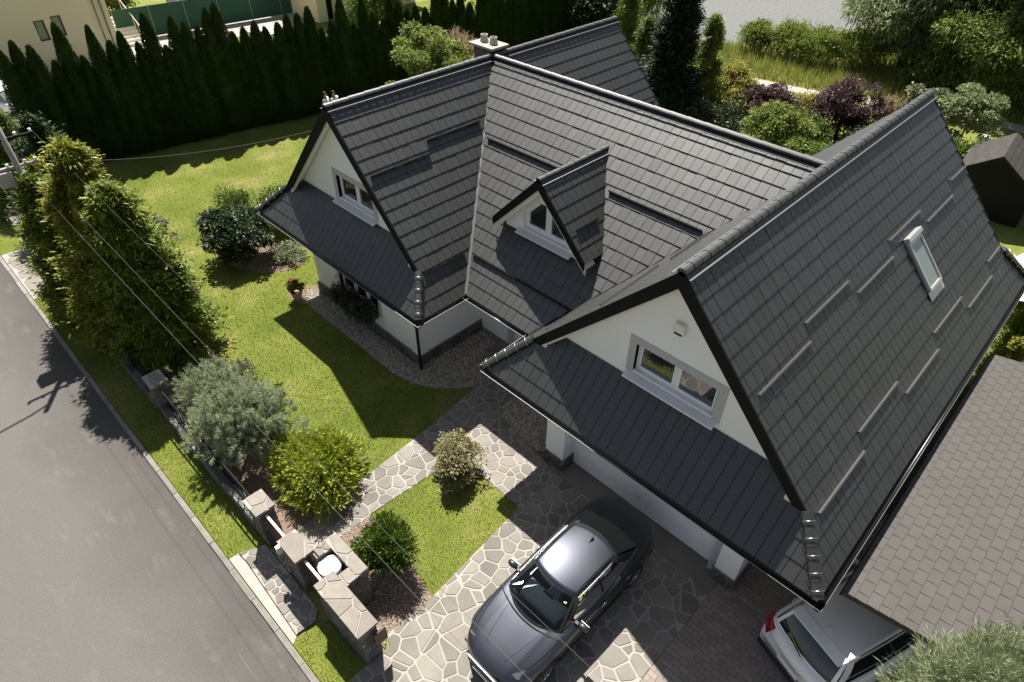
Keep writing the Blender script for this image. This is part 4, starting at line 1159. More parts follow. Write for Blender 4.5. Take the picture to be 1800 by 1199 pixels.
# ------------------------------------------------------------------ carport with brown shingles
cp = empty('carport', (14.2, 3.9, 0)); tag(cp, 'carport beside the garage wing with brown shingle roof', 'carport')
CX0, CX1, CY0, CY1, CZ, CS = 11.2, 17.2, -0.86, 8.42, 2.58, 0.16
oc = Vector((14.2, 3.9, 0))
cz = lambda x: CZ + (x - CX0) * CS
deck = MB().prism([Vector((CX0, CY0, CZ)) - oc, Vector((CX1, CY0, cz(CX1))) - oc, Vector((CX1, CY1, cz(CX1))) - oc, Vector((CX0, CY1, CZ)) - oc], (0, 0, -0.12), (0, 0, 0)).build('roof_deck', M['shinglebase'], cp)
MB().box(CX0 - .02 - oc.x, CX0 + .01 - oc.x, CY0 - oc.y, CY1 - oc.y, CZ - .16, CZ + .006).build('fascia', M['black'], cp)
SW, SH = 0.205, 0.335
c_s = math.sqrt(1 + CS * CS)
cand = []
ncol = int((CX1 - CX0) * c_s / SW); nrow = int((CY1 - CY0) / SH) + 1
for i in range(ncol):
    for j in range(-1, nrow + 1):
        y0 = CY0 + (j + (0.5 if i % 2 else 0)) * SH
        a, b = max(y0 + .007, CY0), min(y0 + SH - .007, CY1)
        if b - a < 0.05: continue
        xx = CX0 + i * SW / c_s
        pc = px((xx + .1, (a + b) / 2, cz(xx + .1)))
        vis = 0 < pc[0] < 1800 and 0 < pc[1] < 1199
        cand.append((not vis, -((xx - CX0) * -0.6 + 10 - abs((a + b) / 2 - 1.5)), i, a, b, xx))
cand.sort()
# shingle: tilted thin slab, upper edge tucked under the next course
def shing(a, b, xx, k):
    x2 = xx + (SW - .010) / c_s
    V = [(xx, a, cz(xx) + .016), (x2, a, cz(x2) + .004), (x2, b, cz(x2) + .004), (xx, b, cz(xx) + .016), (xx, a, cz(xx) - .004), (x2, a, cz(x2) - .006), (x2, b, cz(x2) - .006), (xx, b, cz(xx) - .004)]
    return [tuple(Vector(v) - oc) for v in V], [(0, 1, 2, 3), (0, 4, 5, 1), (1, 5, 6, 2), (2, 6, 7, 3), (3, 7, 4, 0)]
rest = MB()
for k, c in enumerate(cand):
    V, F = shing(c[3], c[4], c[5], k)
    if k < 296 and not c[0]:
        link(bpy.data.objects.new('shingle', me_from('shingle', V, F, M['shingle'])), deck)
    else: rest.add(V, F)
o = rest.build('shingle_field', M['shingle'], deck); o['kind'] = 'stuff'
for x_, y_ in ((CX0 + 1.2, CY0 + .9), (CX1 - .4, CY0 + .9), (CX1 - .4, CY1 - .4), (CX0 + 1.0, CY1 - .4)):
    MB().box(x_ - .07 - oc.x, x_ + .07 - oc.x, y_ - .07 - oc.y, y_ + .07 - oc.y, 0, cz(x_) - .12).build('post', M['wood'], cp)
MB().box(CX0 + .1 - oc.x, CX1 - oc.x, CY1 - .12 - oc.y, CY1 - oc.y, 0, CZ - .12).build('back_wall', M['wood'], cp)

# ------------------------------------------------------------------ flower pot
fp = empty('flower_pot', (-7.05, -1.72, 0.01)); tag(fp, 'terracotta pot of red flowers at the gravel edge by the house corner', 'flower pot')
MB().lathe((0, 0, 0), [(0.14, 0), (0.20, 0.30), (0.22, 0.31), (0.22, 0.36), (0.19, 0.36), (0.18, 0.28), (0.0, 0.28)], 24).build('pot', M['terra'], fp, smooth=False)
# ------------------------------------------------------------------ cars
def paint(name, col, metal, rough):
    return mat(name, col, rough, metal=metal, coat=0.55, spec=0.5, coatr=0.10)
M['car_grey'] = paint('dark_grey_metallic_paint', (0.042, 0.047, 0.062), 0.62, 0.42)
M['car_white'] = paint('white_paint', (0.86, 0.86, 0.87), 0.0, 0.35)
M['chrome'] = mat('chrome', (0.42, 0.42, 0.43), 0.36, metal=1.0)
M['tyre'] = mat('tyre', (0.015, 0.015, 0.015), 0.8)
M['rim'] = mat('alloy_rim', (0.45, 0.45, 0.46), 0.3, metal=0.9)
M['blackplastic'] = mat('black_plastic', (0.012, 0.012, 0.013), 0.5)
M['interior'] = mat('dash_grey', (0.50, 0.54, 0.52), 0.7)
M['seat'] = mat('seat_cloth', (0.50, 0.49, 0.46), 0.85)
M['lampred'] = mat('tail_lamp_red', (0.30, 0.02, 0.015), 0.12, coat=1.0)
M['lampclear'] = mat('headlamp', (0.10, 0.10, 0.11), 0.08, coat=1.0)
M['darkglass'] = mat('dark_car_glass', (0.006, 0.008, 0.010), 0.03, spec=1.0)
M['greenstk'] = mat('green_sticker', (0.35, 0.55, 0.10), 0.6)
def glass_mat(name='windscreen_glass', tint=(0.80, 0.88, 0.87, 1)):
    m = bpy.data.materials.new(name); m.use_nodes = True
    N = m.node_tree.nodes; L = m.node_tree.links; N.clear()
    t = N.new('ShaderNodeBsdfTransparent'); t.inputs['Color'].default_value = tint
    g = N.new('ShaderNodeBsdfGlossy'); g.inputs['Roughness'].default_value = 0.02
    f = N.new('ShaderNodeFresnel'); f.inputs['IOR'].default_value = 1.6
    mx = N.new('ShaderNodeMixShader'); o = N.new('ShaderNodeOutputMaterial')
    L.new(f.outputs[0], mx.inputs[0]); L.new(t.outputs[0], mx.inputs[1]); L.new(g.outputs[0], mx.inputs[2]); L.new(mx.outputs[0], o.inputs['Surface'])
    return m
M['windscreen'] = glass_mat()
M['tinted'] = glass_mat('tinted_side_glass', (0.40, 0.45, 0.45, 1))

def lerp_tab(tab, s):
    xs = [t[0] for t in tab]; ys = [t[1] for t in tab]
    # smooth (Catmull-Rom like) interpolation
    i = int(np.clip(np.searchsorted(xs, s) - 1, 0, len(xs) - 2))
    t = (s - xs[i]) / (xs[i + 1] - xs[i]); t = min(max(t, 0), 1)
    def slope_(k):
        if k == 0: return (ys[1] - ys[0]) / (xs[1] - xs[0])
        if k == len(xs) - 1: return (ys[-1] - ys[-2]) / (xs[-1] - xs[-2])
        a = (ys[k] - ys[k - 1]) / (xs[k] - xs[k - 1]); b = (ys[k + 1] - ys[k]) / (xs[k + 1] - xs[k])
        return 0.0 if a * b <= 0 else 2 * a * b / (a + b)
    h = xs[i + 1] - xs[i]; m0, m1 = slope_(i) * h, slope_(i + 1) * h
    return ys[i] * (2 * t**3 - 3 * t**2 + 1) + m0 * (t**3 - 2 * t**2 + t) + ys[i + 1] * (-2 * t**3 + 3 * t**2) + m1 * (t**3 - t**2)

def grid_mesh(P):
    """P[i][j] 3D -> verts, quads"""
    n, m = len(P), len(P[0])
    V = [p for r in P for p in r]
    F = [(i * m + j, i * m + j + 1, (i + 1) * m + j + 1, (i + 1) * m + j) for i in range(n - 1) for j in range(m - 1)]
    return V, F

def make_car(name, label, loc, rz, D, paintm, glassm, group=None, sideglass=None):
    Lc, Wc = D['L'], D['W'] / 2
    root = empty(name, loc, rz); tag(root, label, 'car', group)
    Y0 = -Lc / 2
    ends = D['ends']
    def ring(s):
        w = Wc * lerp_tab(D['w'], s)
        zt = lerp_tab(D['top'], s); zs = lerp_tab(D['sh'], s); zl = lerp_tab(D['low'], s)
        for c in D['wheels']:
            r = D['wr'] + 0.055
            if abs(s - c) < r: zl = max(zl, D['wr'] + math.sqrt(max(r * r - (s - c) ** 2, 0)) - 0.0)
        zl = min(zl, zs - 0.10)
        z1 = max(zl + 0.02, min(0.45, zs - 0.2))
        z2 = max(z1 + 0.02, min(0.62, zs - 0.12)); z3 = max(z2 + 0.02, zs - 0.08)
        pts = [(w * 0.95, zl), (w * 0.985, z1), (w * 1.0, z2), (w * 0.985, z3), (w * 0.955, zs), (w * 0.885, zt - 0.018), (w * 0.60, zt + 0.004), (w * 0.565, zt + 0.020), (w * 0.30, zt + 0.020), (0, zt + 0.026)]
        return pts
    ss = sorted(set([round(v, 3) for v in list(np.linspace(0, 0.3, 7)) + list(np.linspace(0.3, Lc - 0.3, 56)) + list(np.linspace(Lc - 0.3, Lc, 7))]))
    def place(s, x, z):
        k = abs(x) / Wc
        y = s
        f = max(0, 1 - s / 1.4); y += ends[0] * k ** 2.2 * f
        f = max(0, 1 - (Lc - s) / 1.2); y -= ends[1] * k ** 2.2 * f
        return (x, Y0 + y, z)
    P = []
    for s in ss:
        r = ring(s)
        full = [(x, z) for x, z in r] + [(-x, z) for x, z in r[:-1][::-1]]
        P.append([place(s, x, z) for x, z in full])
    V, F = grid_mesh(P)
    m = len(P[0])
    # open the cabin: drop the top faces under the greenhouse
    c0, c1 = D['cabin']
    keep = []
    for i in range(len(ss) - 1):
        for j in range(m - 1):
            if c0 < ss[i] and ss[i + 1] < c1 and 6 <= j <= m - 8: continue
            keep.append((i * m + j, i * m + j + 1, (i + 1) * m + j + 1, (i + 1) * m + j))
    keep += [tuple(range(m - 1, -1, -1)), tuple(range((len(ss) - 1) * m, len(ss) * m))]
    body = bpy.data.objects.new('body', me_from('body', V, keep, paintm, True)); link(body, root)
    bm = bmesh.new(); bm.from_mesh(body.data); bmesh.ops.recalc_face_normals(bm, faces=bm.faces[:]); bm.to_mesh(body.data); bm.free()
    sb = body.modifiers.new('sub', 'SUBSURF'); sb.levels = 1; sb.render_levels = 2
    def pl(p): return (p[0], Y0 + p[1], p[2])
    G = D['green']
    cur = lambda c, t: (c[0] * t, c[1] + c[2] * abs(t) ** 2.2, c[3] + c[4] * t * t)
    T_, B_, R_c, D_ = G['top'], G['base'], G['rear'], G['deck']
    def patch(c0, c1, nu, nv, bulge, t0=-1, t1=1, r0=0.0, r1=1.0):
        out = []
        for i in range(nu + 1):
            r = r0 + (r1 - r0) * i / nu
            row = []
            for j in range(nv + 1):
                t = t0 + (t1 - t0) * j / nv
                a, b = cur(c0, t), cur(c1, t)
                q = [a[k] + (b[k] - a[k]) * r for k in range(3)]
                bl = bulge * 4 * r * (1 - r)
                q[2] += bl
                row.append(pl(q))
            out.append(row)
        return out
    def obj_patch(nm, P, m_, smooth=True, parent=None, thick=0.0):
        V, F = grid_mesh(P)
        o = bpy.data.objects.new(nm, me_from(nm, V, F, m_, smooth)); link(o, parent or root)
        if thick:
            s_ = o.modifiers.new('t', 'SOLIDIFY'); s_.thickness = thick; s_.offset = 0
        return o
    obj_patch('roof', patch(T_, R_c, 14, 18, G['roofb']), paintm, thick=0.012)
    ws = obj_patch('windscreen', patch(B_, T_, 10, 16, 0.03, -0.93, 0.93, 0.07, 0.97), glassm)
    # dark border round the screen
    lo = 0.0
    for a in ((-1, 1, 0.0, 0.07), (-1, 1, 0.97, 1.0), (-1, -0.93, 0.07, 0.97), (0.93, 1, 0.07, 0.97)):
        nm_ = 'screen_border'
        # same surface as the glass so that the pieces meet
        nu = 4 if (a[1] - a[0]) > 1 else 10; nv = 16 if (a[1] - a[0]) > 1 else 1
        obj_patch(nm_, patch(B_, T_, nu, nv, 0.03, *a), M['blackplastic'], parent=ws)
    bl = obj_patch('rear_window', patch(R_c, D_, 10, 16, G['backb'], -0.9, 0.9, 0.04, 0.94), M['darkglass'])
    for a in ((-1, 1, 0.0, 0.04), (-1, 1, 0.94, 1.0), (-1, -0.9, 0.04, 0.94), (0.9, 1, 0.04, 0.94)):
        nu = 2 if (a[1] - a[0]) > 1 else 10; nv = 16 if (a[1] - a[0]) > 1 else 1
        obj_patch('rear_frame', patch(R_c, D_, nu, nv, G['backb'], *a), paintm, parent=bl)
    # sides
    for s_ in (1, -1):
        bA, bD = cur(B_, 1), cur(D_, 1); tA, tR = cur(T_, 1), cur(R_c, 1)
        belt = lambda q: tuple(bA[k] * (1 - q) + bD[k] * q + (4 * q * (1 - q)) * (G['beltb'], 0, G['beltz'])[k] for k in range(3))
        def rail(q):
            p = [tA[k] * (1 - q) + tR[k] * q for k in range(3)]
            return (p[0] + 4 * q * (1 - q) * 0.02, p[1], p[2] + 4 * q * (1 - q) * G['roofb'] * 0.85)
        def sp(q0, q1, r0, r1, nq=14, nr=5):
            rows = []
            for i in range(nq + 1):
                q = q0 + (q1 - q0) * i / nq
                a, b = belt(q), rail(q)
                row = []
                for j in range(nr + 1):
                    r = r0 + (r1 - r0) * j / nr
                    x = a[0] + (b[0] - a[0]) * r + 0.03 * 4 * r * (1 - r)
                    row.append(pl((s_ * x, a[1] + (b[1] - a[1]) * r, a[2] + (b[2] - a[2]) * r)))
                rows.append(row)
            return rows
        obj_patch('side_frame', sp(0, 1, 0, 0.06, 24, 1), M['blackplastic'])
        obj_patch('roof_rail', sp(0, 1, 0.90, 1.0, 24, 2), paintm)
        wins = D['wins']
        edges = [0.0] + [e for w in wins for e in w] + [1.0]
        for a, b in zip(edges[0::2], edges[1::2]):
            if b > a: obj_patch('window_pillar', sp(a, b, 0.06, 0.90, 4, 5), M['blackplastic'] if a > 0.01 and b < 0.99 else paintm)
        for a, b in wins:
            obj_patch('side_window', sp(a, b, 0.06, 0.90, 12, 5), sideglass or M['darkglass'])
        n_ = 26
        top = [Vector(sp(q, q + 1e-4, 0.90, 0.91, 1, 1)[0][0]) + Vector((s_ * .008, 0, .006)) for q in np.linspace(0.03, wins[-1][1], n_)]
        MB().tube(top, 0.008, 5).build('window_chrome', M['chrome'] if D['chrome'] else M['blackplastic'], root, smooth=True)
        bot = [Vector(sp(q, q + 1e-4, 0.03, 0.04, 1, 1)[0][0]) + Vector((s_ * .012, 0, .004)) for q in np.linspace(0.02, 0.98, n_)]
        MB().tube(bot, 0.012, 5).build('belt_chrome', M['chrome'] if D['chrome'] else M['blackplastic'], root, smooth=True)
        # mirror
        my = D['mirror']
        mr = bpy.data.objects.new('mirror', None); mr.location = (s_ * (Wc + 0.055), Y0 + my, G['mz']); link(mr, root)
        bm = bmesh.new(); bmesh.ops.create_uvsphere(bm, u_segments=16, v_segments=10, radius=1.0)
        for v in bm.verts: v.co = Vector((v.co.x * 0.125, v.co.y * 0.075 + (0.03 if v.co.x * s_ < 0 else 0) * 0, v.co.z * 0.075))
        me = bpy.data.meshes.new('shell'); bm.to_mesh(me); bm.free(); me.materials.append(paintm)
        me.polygons.foreach_set('use_smooth', [True] * len(me.polygons))
        link(bpy.data.objects.new('shell', me), mr)
        MB().box(-s_ * 0.20 if s_ > 0 else 0.06, -0.06 if s_ > 0 else 0.20, -0.03, 0.03, -0.05, -0.02).build('stalk', M['blackplastic'], mr)
        MB().box(-0.10, 0.10, 0.062, 0.070, -0.05, 0.05).build('mirror_glass', M['chrome'], mr)
        # door handles
        for hy in D['handles']:
            MB().tube([(s_ * (Wc * .985 + .012), Y0 + hy, G['hz']), (s_ * (Wc * .985 + .02), Y0 + hy + .10, G['hz']), (s_ * (Wc * .985 + .012), Y0 + hy + .2, G['hz'])], 0.013, 6).build('door_handle', M['chrome'] if D['chrome'] else paintm, root, smooth=True)
        for sy in D['seams']:
            MB().tube([(s_ * (Wc * .955 + .006), Y0 + sy, lerp_tab(D['sh'], sy) - .01), (s_ * (Wc * .992 + .004), Y0 + sy, 0.62), (s_ * (Wc * .985 + .004), Y0 + sy, 0.36)], 0.005, 4).build('door_seam', M['blackplastic'], root)
        MB().tube([place(1.3, s_ * Wc * .955, 0.24), place(2.2, s_ * Wc * .96, 0.23), place(D['wheels'][1] - .45, s_ * Wc * .955, 0.24)], 0.03, 6).build('sill_trim', M['blackplastic'], root)
        for wy in D['wheels']:
            wh = bpy.data.objects.new('wheel', None); wh.location = (s_ * (Wc - 0.125), Y0 + wy, D['wr']); link(wh, root)
            r = D['wr']
            prof = [(0.62 * r, -0.105), (0.9 * r, -0.115), (r, -0.085), (r, 0.085), (0.9 * r, 0.115), (0.68 * r, 0.11), (0.66 * r, 0.06)]
            n = 30
            V = [(s_ * x, rr * math.cos(2 * math.pi * k / n), rr * math.sin(2 * math.pi * k / n)) for rr, x in prof for k in range(n)]
            F = [(i * n + k, i * n + (k + 1) % n, (i + 1) * n + (k + 1) % n, (i + 1) * n + k) for i in range(len(prof) - 1) for k in range(n)]
            link(bpy.data.objects.new('tyre', me_from('tyre', V, F, M['tyre'], True)), wh)
            rb = MB()
            ro = [(0.67 * r * math.cos(2 * math.pi * k / n), 0.67 * r * math.sin(2 * math.pi * k / n)) for k in range(n)]
            rb.add([(s_ * 0.10, a, b) for a, b in ro] + [(s_ * 0.08, a * .9, b * .9) for a, b in ro], [(k, (k + 1) % n, n + (k + 1) % n, n + k) for k in range(n)])
            for k in range(10):
                t = 2 * math.pi * k / 10
                rb.bar((s_ * 0.085, 0.05 * math.cos(t), 0.05 * math.sin(t)), (s_ * 0.095, 0.64 * r * math.cos(t), 0.64 * r * math.sin(t)), 0.03, 0.035, up=(1, 0, 0))
            rb.add([(s_ * 0.10, 0.06 * math.cos(2 * math.pi * k / 12), 0.06 * math.sin(2 * math.pi * k / 12)) for k in range(12)], [tuple(range(12))])
            rb.build('rim', M['rim'], wh)
            MB().add([(s_ * 0.02, 0.66 * r * math.cos(2 * math.pi * k / n), 0.66 * r * math.sin(2 * math.pi * k / n)) for k in range(n)], [tuple(range(n))]).build('brake_backing', M['blackplastic'], wh)
    # inner tub so that nothing shows through
    MB().box(-Wc * .86, Wc * .86, Y0 + 0.25, Y0 + Lc - .25, 0.20, 0.34).build('underbody', M['blackplastic'], root)
    # interior
    dash = [(-0.50, B_[1] + .34, 0.86), (0.50, B_[1] + .34, 0.86), (0.58, B_[1] + .80, 0.90), (-0.58, B_[1] + .80, 0.90)]
    db = MB().prism([pl(p) for p in dash], (0, 0, -0.30), (0, 0, 0)).build('dashboard', M['interior'], root, bevel=0.05)
    MB().box(-0.16, 0.16, Y0 + B_[1] + .74, Y0 + B_[1] + 1.5, 0.34, 0.66).build('console', M['interior'], root, bevel=0.03)
    MB().box(-0.13, 0.13, Y0 + B_[1] + .70, Y0 + B_[1] + .74, 0.80, 0.95).build('screen', M['darkglass'], db, bevel=0.01)
    n = 24
    wx = D['wheelside'] * 0.37
    sw = [(wx + 0.185 * math.cos(2 * math.pi * k / n), Y0 + B_[1] + .92 - 0.07 * math.sin(2 * math.pi * k / n), 0.90 + 0.17 * math.sin(2 * math.pi * k / n)) for k in range(n + 1)]
    stw = MB().tube(sw, 0.018, 6, cap=False).build('steering_wheel', M['blackplastic'], root, smooth=True)
    MB().lathe((wx, Y0 + B_[1] + .92, 0.87), [(0.06, 0), (0.07, 0.04), (0.0, 0.06)], 14).build('hub', M['blackplastic'], stw)
    for sx in (-0.37, 0.37):
        st = MB().box(sx - .25, sx + .25, Y0 + B_[1] + 1.12, Y0 + B_[1] + 1.62, 0.34, 0.58).build('seat', M['seat'], root, bevel=0.06)
        q = [(sx - .24, Y0 + B_[1] + 1.56, 0.55), (sx + .24, Y0 + B_[1] + 1.56, 0.55), (sx + .21, Y0 + B_[1] + 1.76, 1.08), (sx - .21, Y0 + B_[1] + 1.76, 1.08)]
        MB().prism(q, (0, 0, 0), (0, 0.13, 0.03)).build('backrest', M['seat'], st, bevel=0.05)
        MB().box(sx - .13, sx + .13, Y0 + B_[1] + 1.82, Y0 + B_[1] + 1.92, 1.10, 1.27).build('headrest', M['seat'], st, bevel=0.045)
    MB().box(-0.62, 0.62, Y0 + B_[1] + 2.2, Y0 + B_[1] + 2.75, 0.34, 0.62).build('rear_bench', M['seat'], root, bevel=0.06)
    return root, place, Y0

JD = dict(L=4.94, W=1.86, wr=0.34, wheels=(0.86, 3.82), ends=(0.34, 0.30), cabin=(1.42, 4.22), chrome=True, mirror=1.86, handles=(2.55, 3.42), seams=(1.62, 2.72, 3.62), wheelside=1,
    w=[(0, 0.66), (0.12, 0.82), (0.35, 0.93), (0.8, 0.985), (1.6, 1.0), (3.2, 1.0), (4.1, 0.975), (4.6, 0.92), (4.85, 0.83), (4.94, 0.72)],
    top=[(0, 0.56), (0.10, 0.66), (0.30, 0.74), (0.7, 0.83), (1.25, 0.92), (1.5, 0.945), (4.15, 1.02), (4.6, 1.05), (4.86, 1.03), (4.94, 0.95)],
    sh=[(0, 0.50), (0.15, 0.60), (0.5, 0.72), (1.2, 0.83), (1.8, 0.87), (3.4, 0.93), (4.2, 0.96), (4.8, 0.95), (4.94, 0.86)],
    low=[(0, 0.24), (0.3, 0.20), (4.5, 0.22), (4.94, 0.34)],
    wins=[(0.10, 0.47), (0.50, 0.84)],
    green=dict(base=(0.735, 1.20, 0.27, 0.945, -0.02), top=(0.565, 1.97, 0.14, 1.395, -0.045), rear=(0.575, 3.53, -0.14, 1.385, -0.05), deck=(0.68, 4.26, -0.14, 1.025, -0.02),
               roofb=0.055, backb=0.04, beltb=0.085, beltz=-0.02, mz=1.0, hz=0.80))
car, pl_, cy0 = make_car('parked_car', 'dark grey metallic saloon parked on the crazy paving before the garage', (6.87, -3.49, 0.026), 0.0, JD, M['car_grey'], M['windscreen'], sideglass=M['tinted'])
# dark lines for bonnet crease shading, shut lines, lamps, grille, wipers, aerial
def topz(s, xf):
    zt = lerp_tab(JD['top'], s); w = 0.93 * lerp_tab(JD['w'], s)
    k = abs(xf) / w
    tab = [(0, zt + .026), (0.30, zt + .022), (0.58, zt + .016), (0.62, zt + .006), (0.885, zt - .018), (0.955, lerp_tab(JD['sh'], s))]
    return lerp_tab(tab, min(k, 0.955))
for s_ in (-1, 1):
    MB().tube([Vector(pl_(s, s_ * x_, topz(s, x_) + .001)) for s, x_ in [(0.30, 0.60), (0.5, 0.70), (0.8, 0.76), (1.1, 0.785), (1.45, 0.80)]], 0.0045, 4).build('bonnet_seam', M['blackplastic'], car)
    MB().tube([Vector(pl_(s, s_ * x_, topz(s, x_) + .0005)) for s, x_ in [(0.34, 0.27), (0.6, 0.345), (0.9, 0.405), (1.16, 0.45)]], 0.0035, 4).build('bonnet_crease_shade', M['blackplastic'], car)  # thin dark tubes paint the shading of the creases
    MB().tube([Vector((s_ * x_, cy0 + y_, z_)) for x_, y_, z_ in [(0.532, 2.08, 1.366), (0.545, 2.5, 1.400), (0.552, 2.8, 1.406), (0.552, 3.1, 1.398), (0.545, 3.42, 1.352)]], 0.005, 4).build('roof_seam', M['blackplastic'], car)
    hl = [(0.22, 0.52), (0.16, 0.66), (0.30, 0.80), (0.62, 0.86), (0.40, 0.66)]
    V = [pl_(s, s_ * x_, min(topz(s, x_), 0.80) + 0.004 - (0.03 if x_ > .7 else 0)) for s, x_ in hl]
    MB().add(V, [(0, 1, 2, 3, 4)] if s_ > 0 else [(4, 3, 2, 1, 0)]).build('headlight', M['lampclear'], car)
    MB().box(s_ * 0.56 - .14, s_ * 0.56 + .14, cy0 + 4.72, cy0 + 4.80, 0.74, 0.86).build('tail_light', M['lampred'], car, bevel=0.02)
    MB().tube([Vector((s_ * 0.02 + 0.30, cy0 + 1.27, 0.955)), Vector((s_ * 0.30 + 0.10, cy0 + 1.36, 0.985)), Vector((s_ * .48 - .1, cy0 + 1.46, 1.03))], 0.011, 5).build('wiper', M['blackplastic'], car)
MB().tube([Vector(pl_(1.16, x_, topz(1.16, x_) + .0)) + Vector((0, abs(x_) ** 2 * .25, 0)) for x_ in np.linspace(-.78, .78, 15)], 0.022, 5).build('cowl', M['blackplastic'], car)
MB().box(-0.42, 0.42, cy0 - 0.012, cy0 + 0.05, 0.36, 0.60).build('grille', M['blackplastic'], car, bevel=0.02)
MB().tube([(-0.42, cy0 - .01, 0.605), (0.42, cy0 - .01, 0.605)], 0.012, 6).build('grille_chrome', M['chrome'], car)
MB().box(-0.26, 0.26, cy0 - 0.03, cy0 - 0.012, 0.26, 0.36).build('number_plate', M['pvc'], car)
MB().add([(-0.0, cy0 + 3.16, 1.425), (-0.03, cy0 + 3.32, 1.43), (0.03, cy0 + 3.32, 1.43), (0, cy0 + 3.34, 1.50)], [(0, 1, 3), (0, 3, 2), (1, 2, 3), (0, 2, 1)]).build('aerial_fin', M['blackplastic'], car)
MB().box(0.44, 0.50, cy0 + 1.86, cy0 + 1.90, 1.265, 1.29).build('sticker', M['greenstk'], car)

SD_ = dict(L=4.34, W=1.84, wr=0.345, wheels=(0.82, 3.50), ends=(0.30, 0.16), cabin=(1.25, 4.12), chrome=False, mirror=1.6, handles=(2.35, 3.2), seams=(1.45, 2.5, 3.4), wheelside=1,
    w=[(0, 0.70), (0.12, 0.86), (0.35, 0.95), (0.8, 0.99), (1.6, 1.0), (3.2, 1.0), (3.9, 0.985), (4.2, 0.95), (4.34, 0.90)],
    top=[(0, 0.68), (0.10, 0.80), (0.30, 0.88), (0.7, 0.97), (1.15, 1.03), (1.5, 1.05), (3.8, 1.10), (4.15, 1.09), (4.28, 1.00), (4.34, 0.86)],
    sh=[(0, 0.58), (0.15, 0.72), (0.5, 0.86), (1.2, 0.96), (1.8, 0.98), (3.4, 1.02), (4.1, 1.02), (4.28, 0.93), (4.34, 0.76)],
    low=[(0, 0.30), (0.3, 0.26), (4.0, 0.28), (4.34, 0.36)],
    wins=[(0.08, 0.42), (0.45, 0.90)],
    green=dict(base=(0.745, 1.08, 0.22, 1.03, -0.01), top=(0.60, 1.80, 0.12, 1.58, -0.035), rear=(0.595, 3.80, -0.05, 1.60, -0.035), deck=(0.73, 4.17, -0.10, 1.09, -0.015),
               roofb=0.05, backb=0.05, beltb=0.05, beltz=0.0, mz=1.08, hz=0.93))
suv, pl2, sy0 = make_car('parked_car', 'white hatchback with red tail lights parked nose-in under the carport', (0, 0, 0.03), 0.0, SD_, M['car_white'], M['darkglass'])
ang = math.pi - R_(20)
suv.rotation_euler = (0, 0, ang)
rc = Vector((11.12, -1.78, 0.03)); hd = Vector((0.342, 0.94, 0))
suv.location = rc + hd * (4.34 / 2)
for s_ in (-1, 1):
    q = [(s_ * 0.60, sy0 + 4.24, 1.04), (s_ * 0.90, sy0 + 4.02, 1.05), (s_ * 0.905, sy0 + 4.08, 0.84), (s_ * 0.66, sy0 + 4.315, 0.86)]
    if s_ < 0: q = q[::-1]
    MB().prism(q, (0, 0.03, 0.0), (0, -0.12, 0.0)).build('tail_light', M['lampred'], suv, bevel=0.02)
    MB().tube([(s_ * 0.615, sy0 + 2.0, 1.625), (s_ * 0.63, sy0 + 2.9, 1.665), (s_ * 0.605, sy0 + 3.75, 1.635)], 0.016, 6).build('roof_rack', M['guard'], suv, smooth=True)
MB().prism([(-0.60, sy0 + 3.74, 1.607), (0.60, sy0 + 3.74, 1.607), (0.57, sy0 + 3.98, 1.585), (-0.57, sy0 + 3.98, 1.585)], (0, 0, 0), (0, 0, 0.03)).build('spoiler', M['car_white'], suv, bevel=0.01)
MB().add([(0, sy0 + 3.50, 1.64), (-0.04, sy0 + 3.64, 1.64), (0.04, sy0 + 3.64, 1.64), (0, sy0 + 3.66, 1.70)], [(0, 1, 3), (0, 3, 2), (1, 2, 3), (0, 2, 1)]).build('aerial_fin', M['car_white'], suv)
MB().tube([(-0.05, sy0 + 4.20, 1.14), (0.3, sy0 + 4.15, 1.22)], 0.012, 5).build('wiper', M['blackplastic'], suv)
MB().box(-0.75, 0.75, sy0 + 4.30, sy0 + 4.345, 0.42, 0.56).build('bumper_trim', M['blackplastic'], suv, bevel=0.02)
MB().box(-0.26, 0.26, sy0 + 4.335, sy0 + 4.35, 0.68, 0.78).build('number_plate', M['pvc'], suv)
# ------------------------------------------------------------------ vegetation
def unit(rng, n):
    v = rng.normal(size=(n, 3)); return v / np.linalg.norm(v, axis=1, keepdims=True)
def norml(v): return v / np.maximum(np.linalg.norm(v, axis=1, keepdims=True), 1e-9)
def diamonds(C, D, L, Wd, rng, side=None, droop=0.0):
    n = len(C)
    S = np.cross(D, unit(rng, n)) if side is None else side
    S = norml(S)
    L = L[:, None]; Wd = Wd[:, None]
    mid = C + D * L * 0.5
    tip = C + D * L; tip[:, 2] -= droop * L[:, 0]
    V = np.stack([C, mid + S * Wd / 2, tip, mid - S * Wd / 2], 1).reshape(-1, 3)
    return V
def quads(nm, Vs, m):
    V = np.concatenate(Vs); F = np.arange(len(V)).reshape(-1, 4)
    return np_mesh(nm, V, F, m)

def tree(name, label, cat, loc, crown_me, trunk_me=None, group=None, rz=0.0, sc=(1, 1, 1)):
    r = empty(name, loc, rz); r.scale = sc
    tag(r, label, cat, group)
    o = bpy.data.objects.new('crown', crown_me); link(o, r)
    if trunk_me is not None: link(bpy.data.objects.new('trunk', trunk_me), r)
    return r

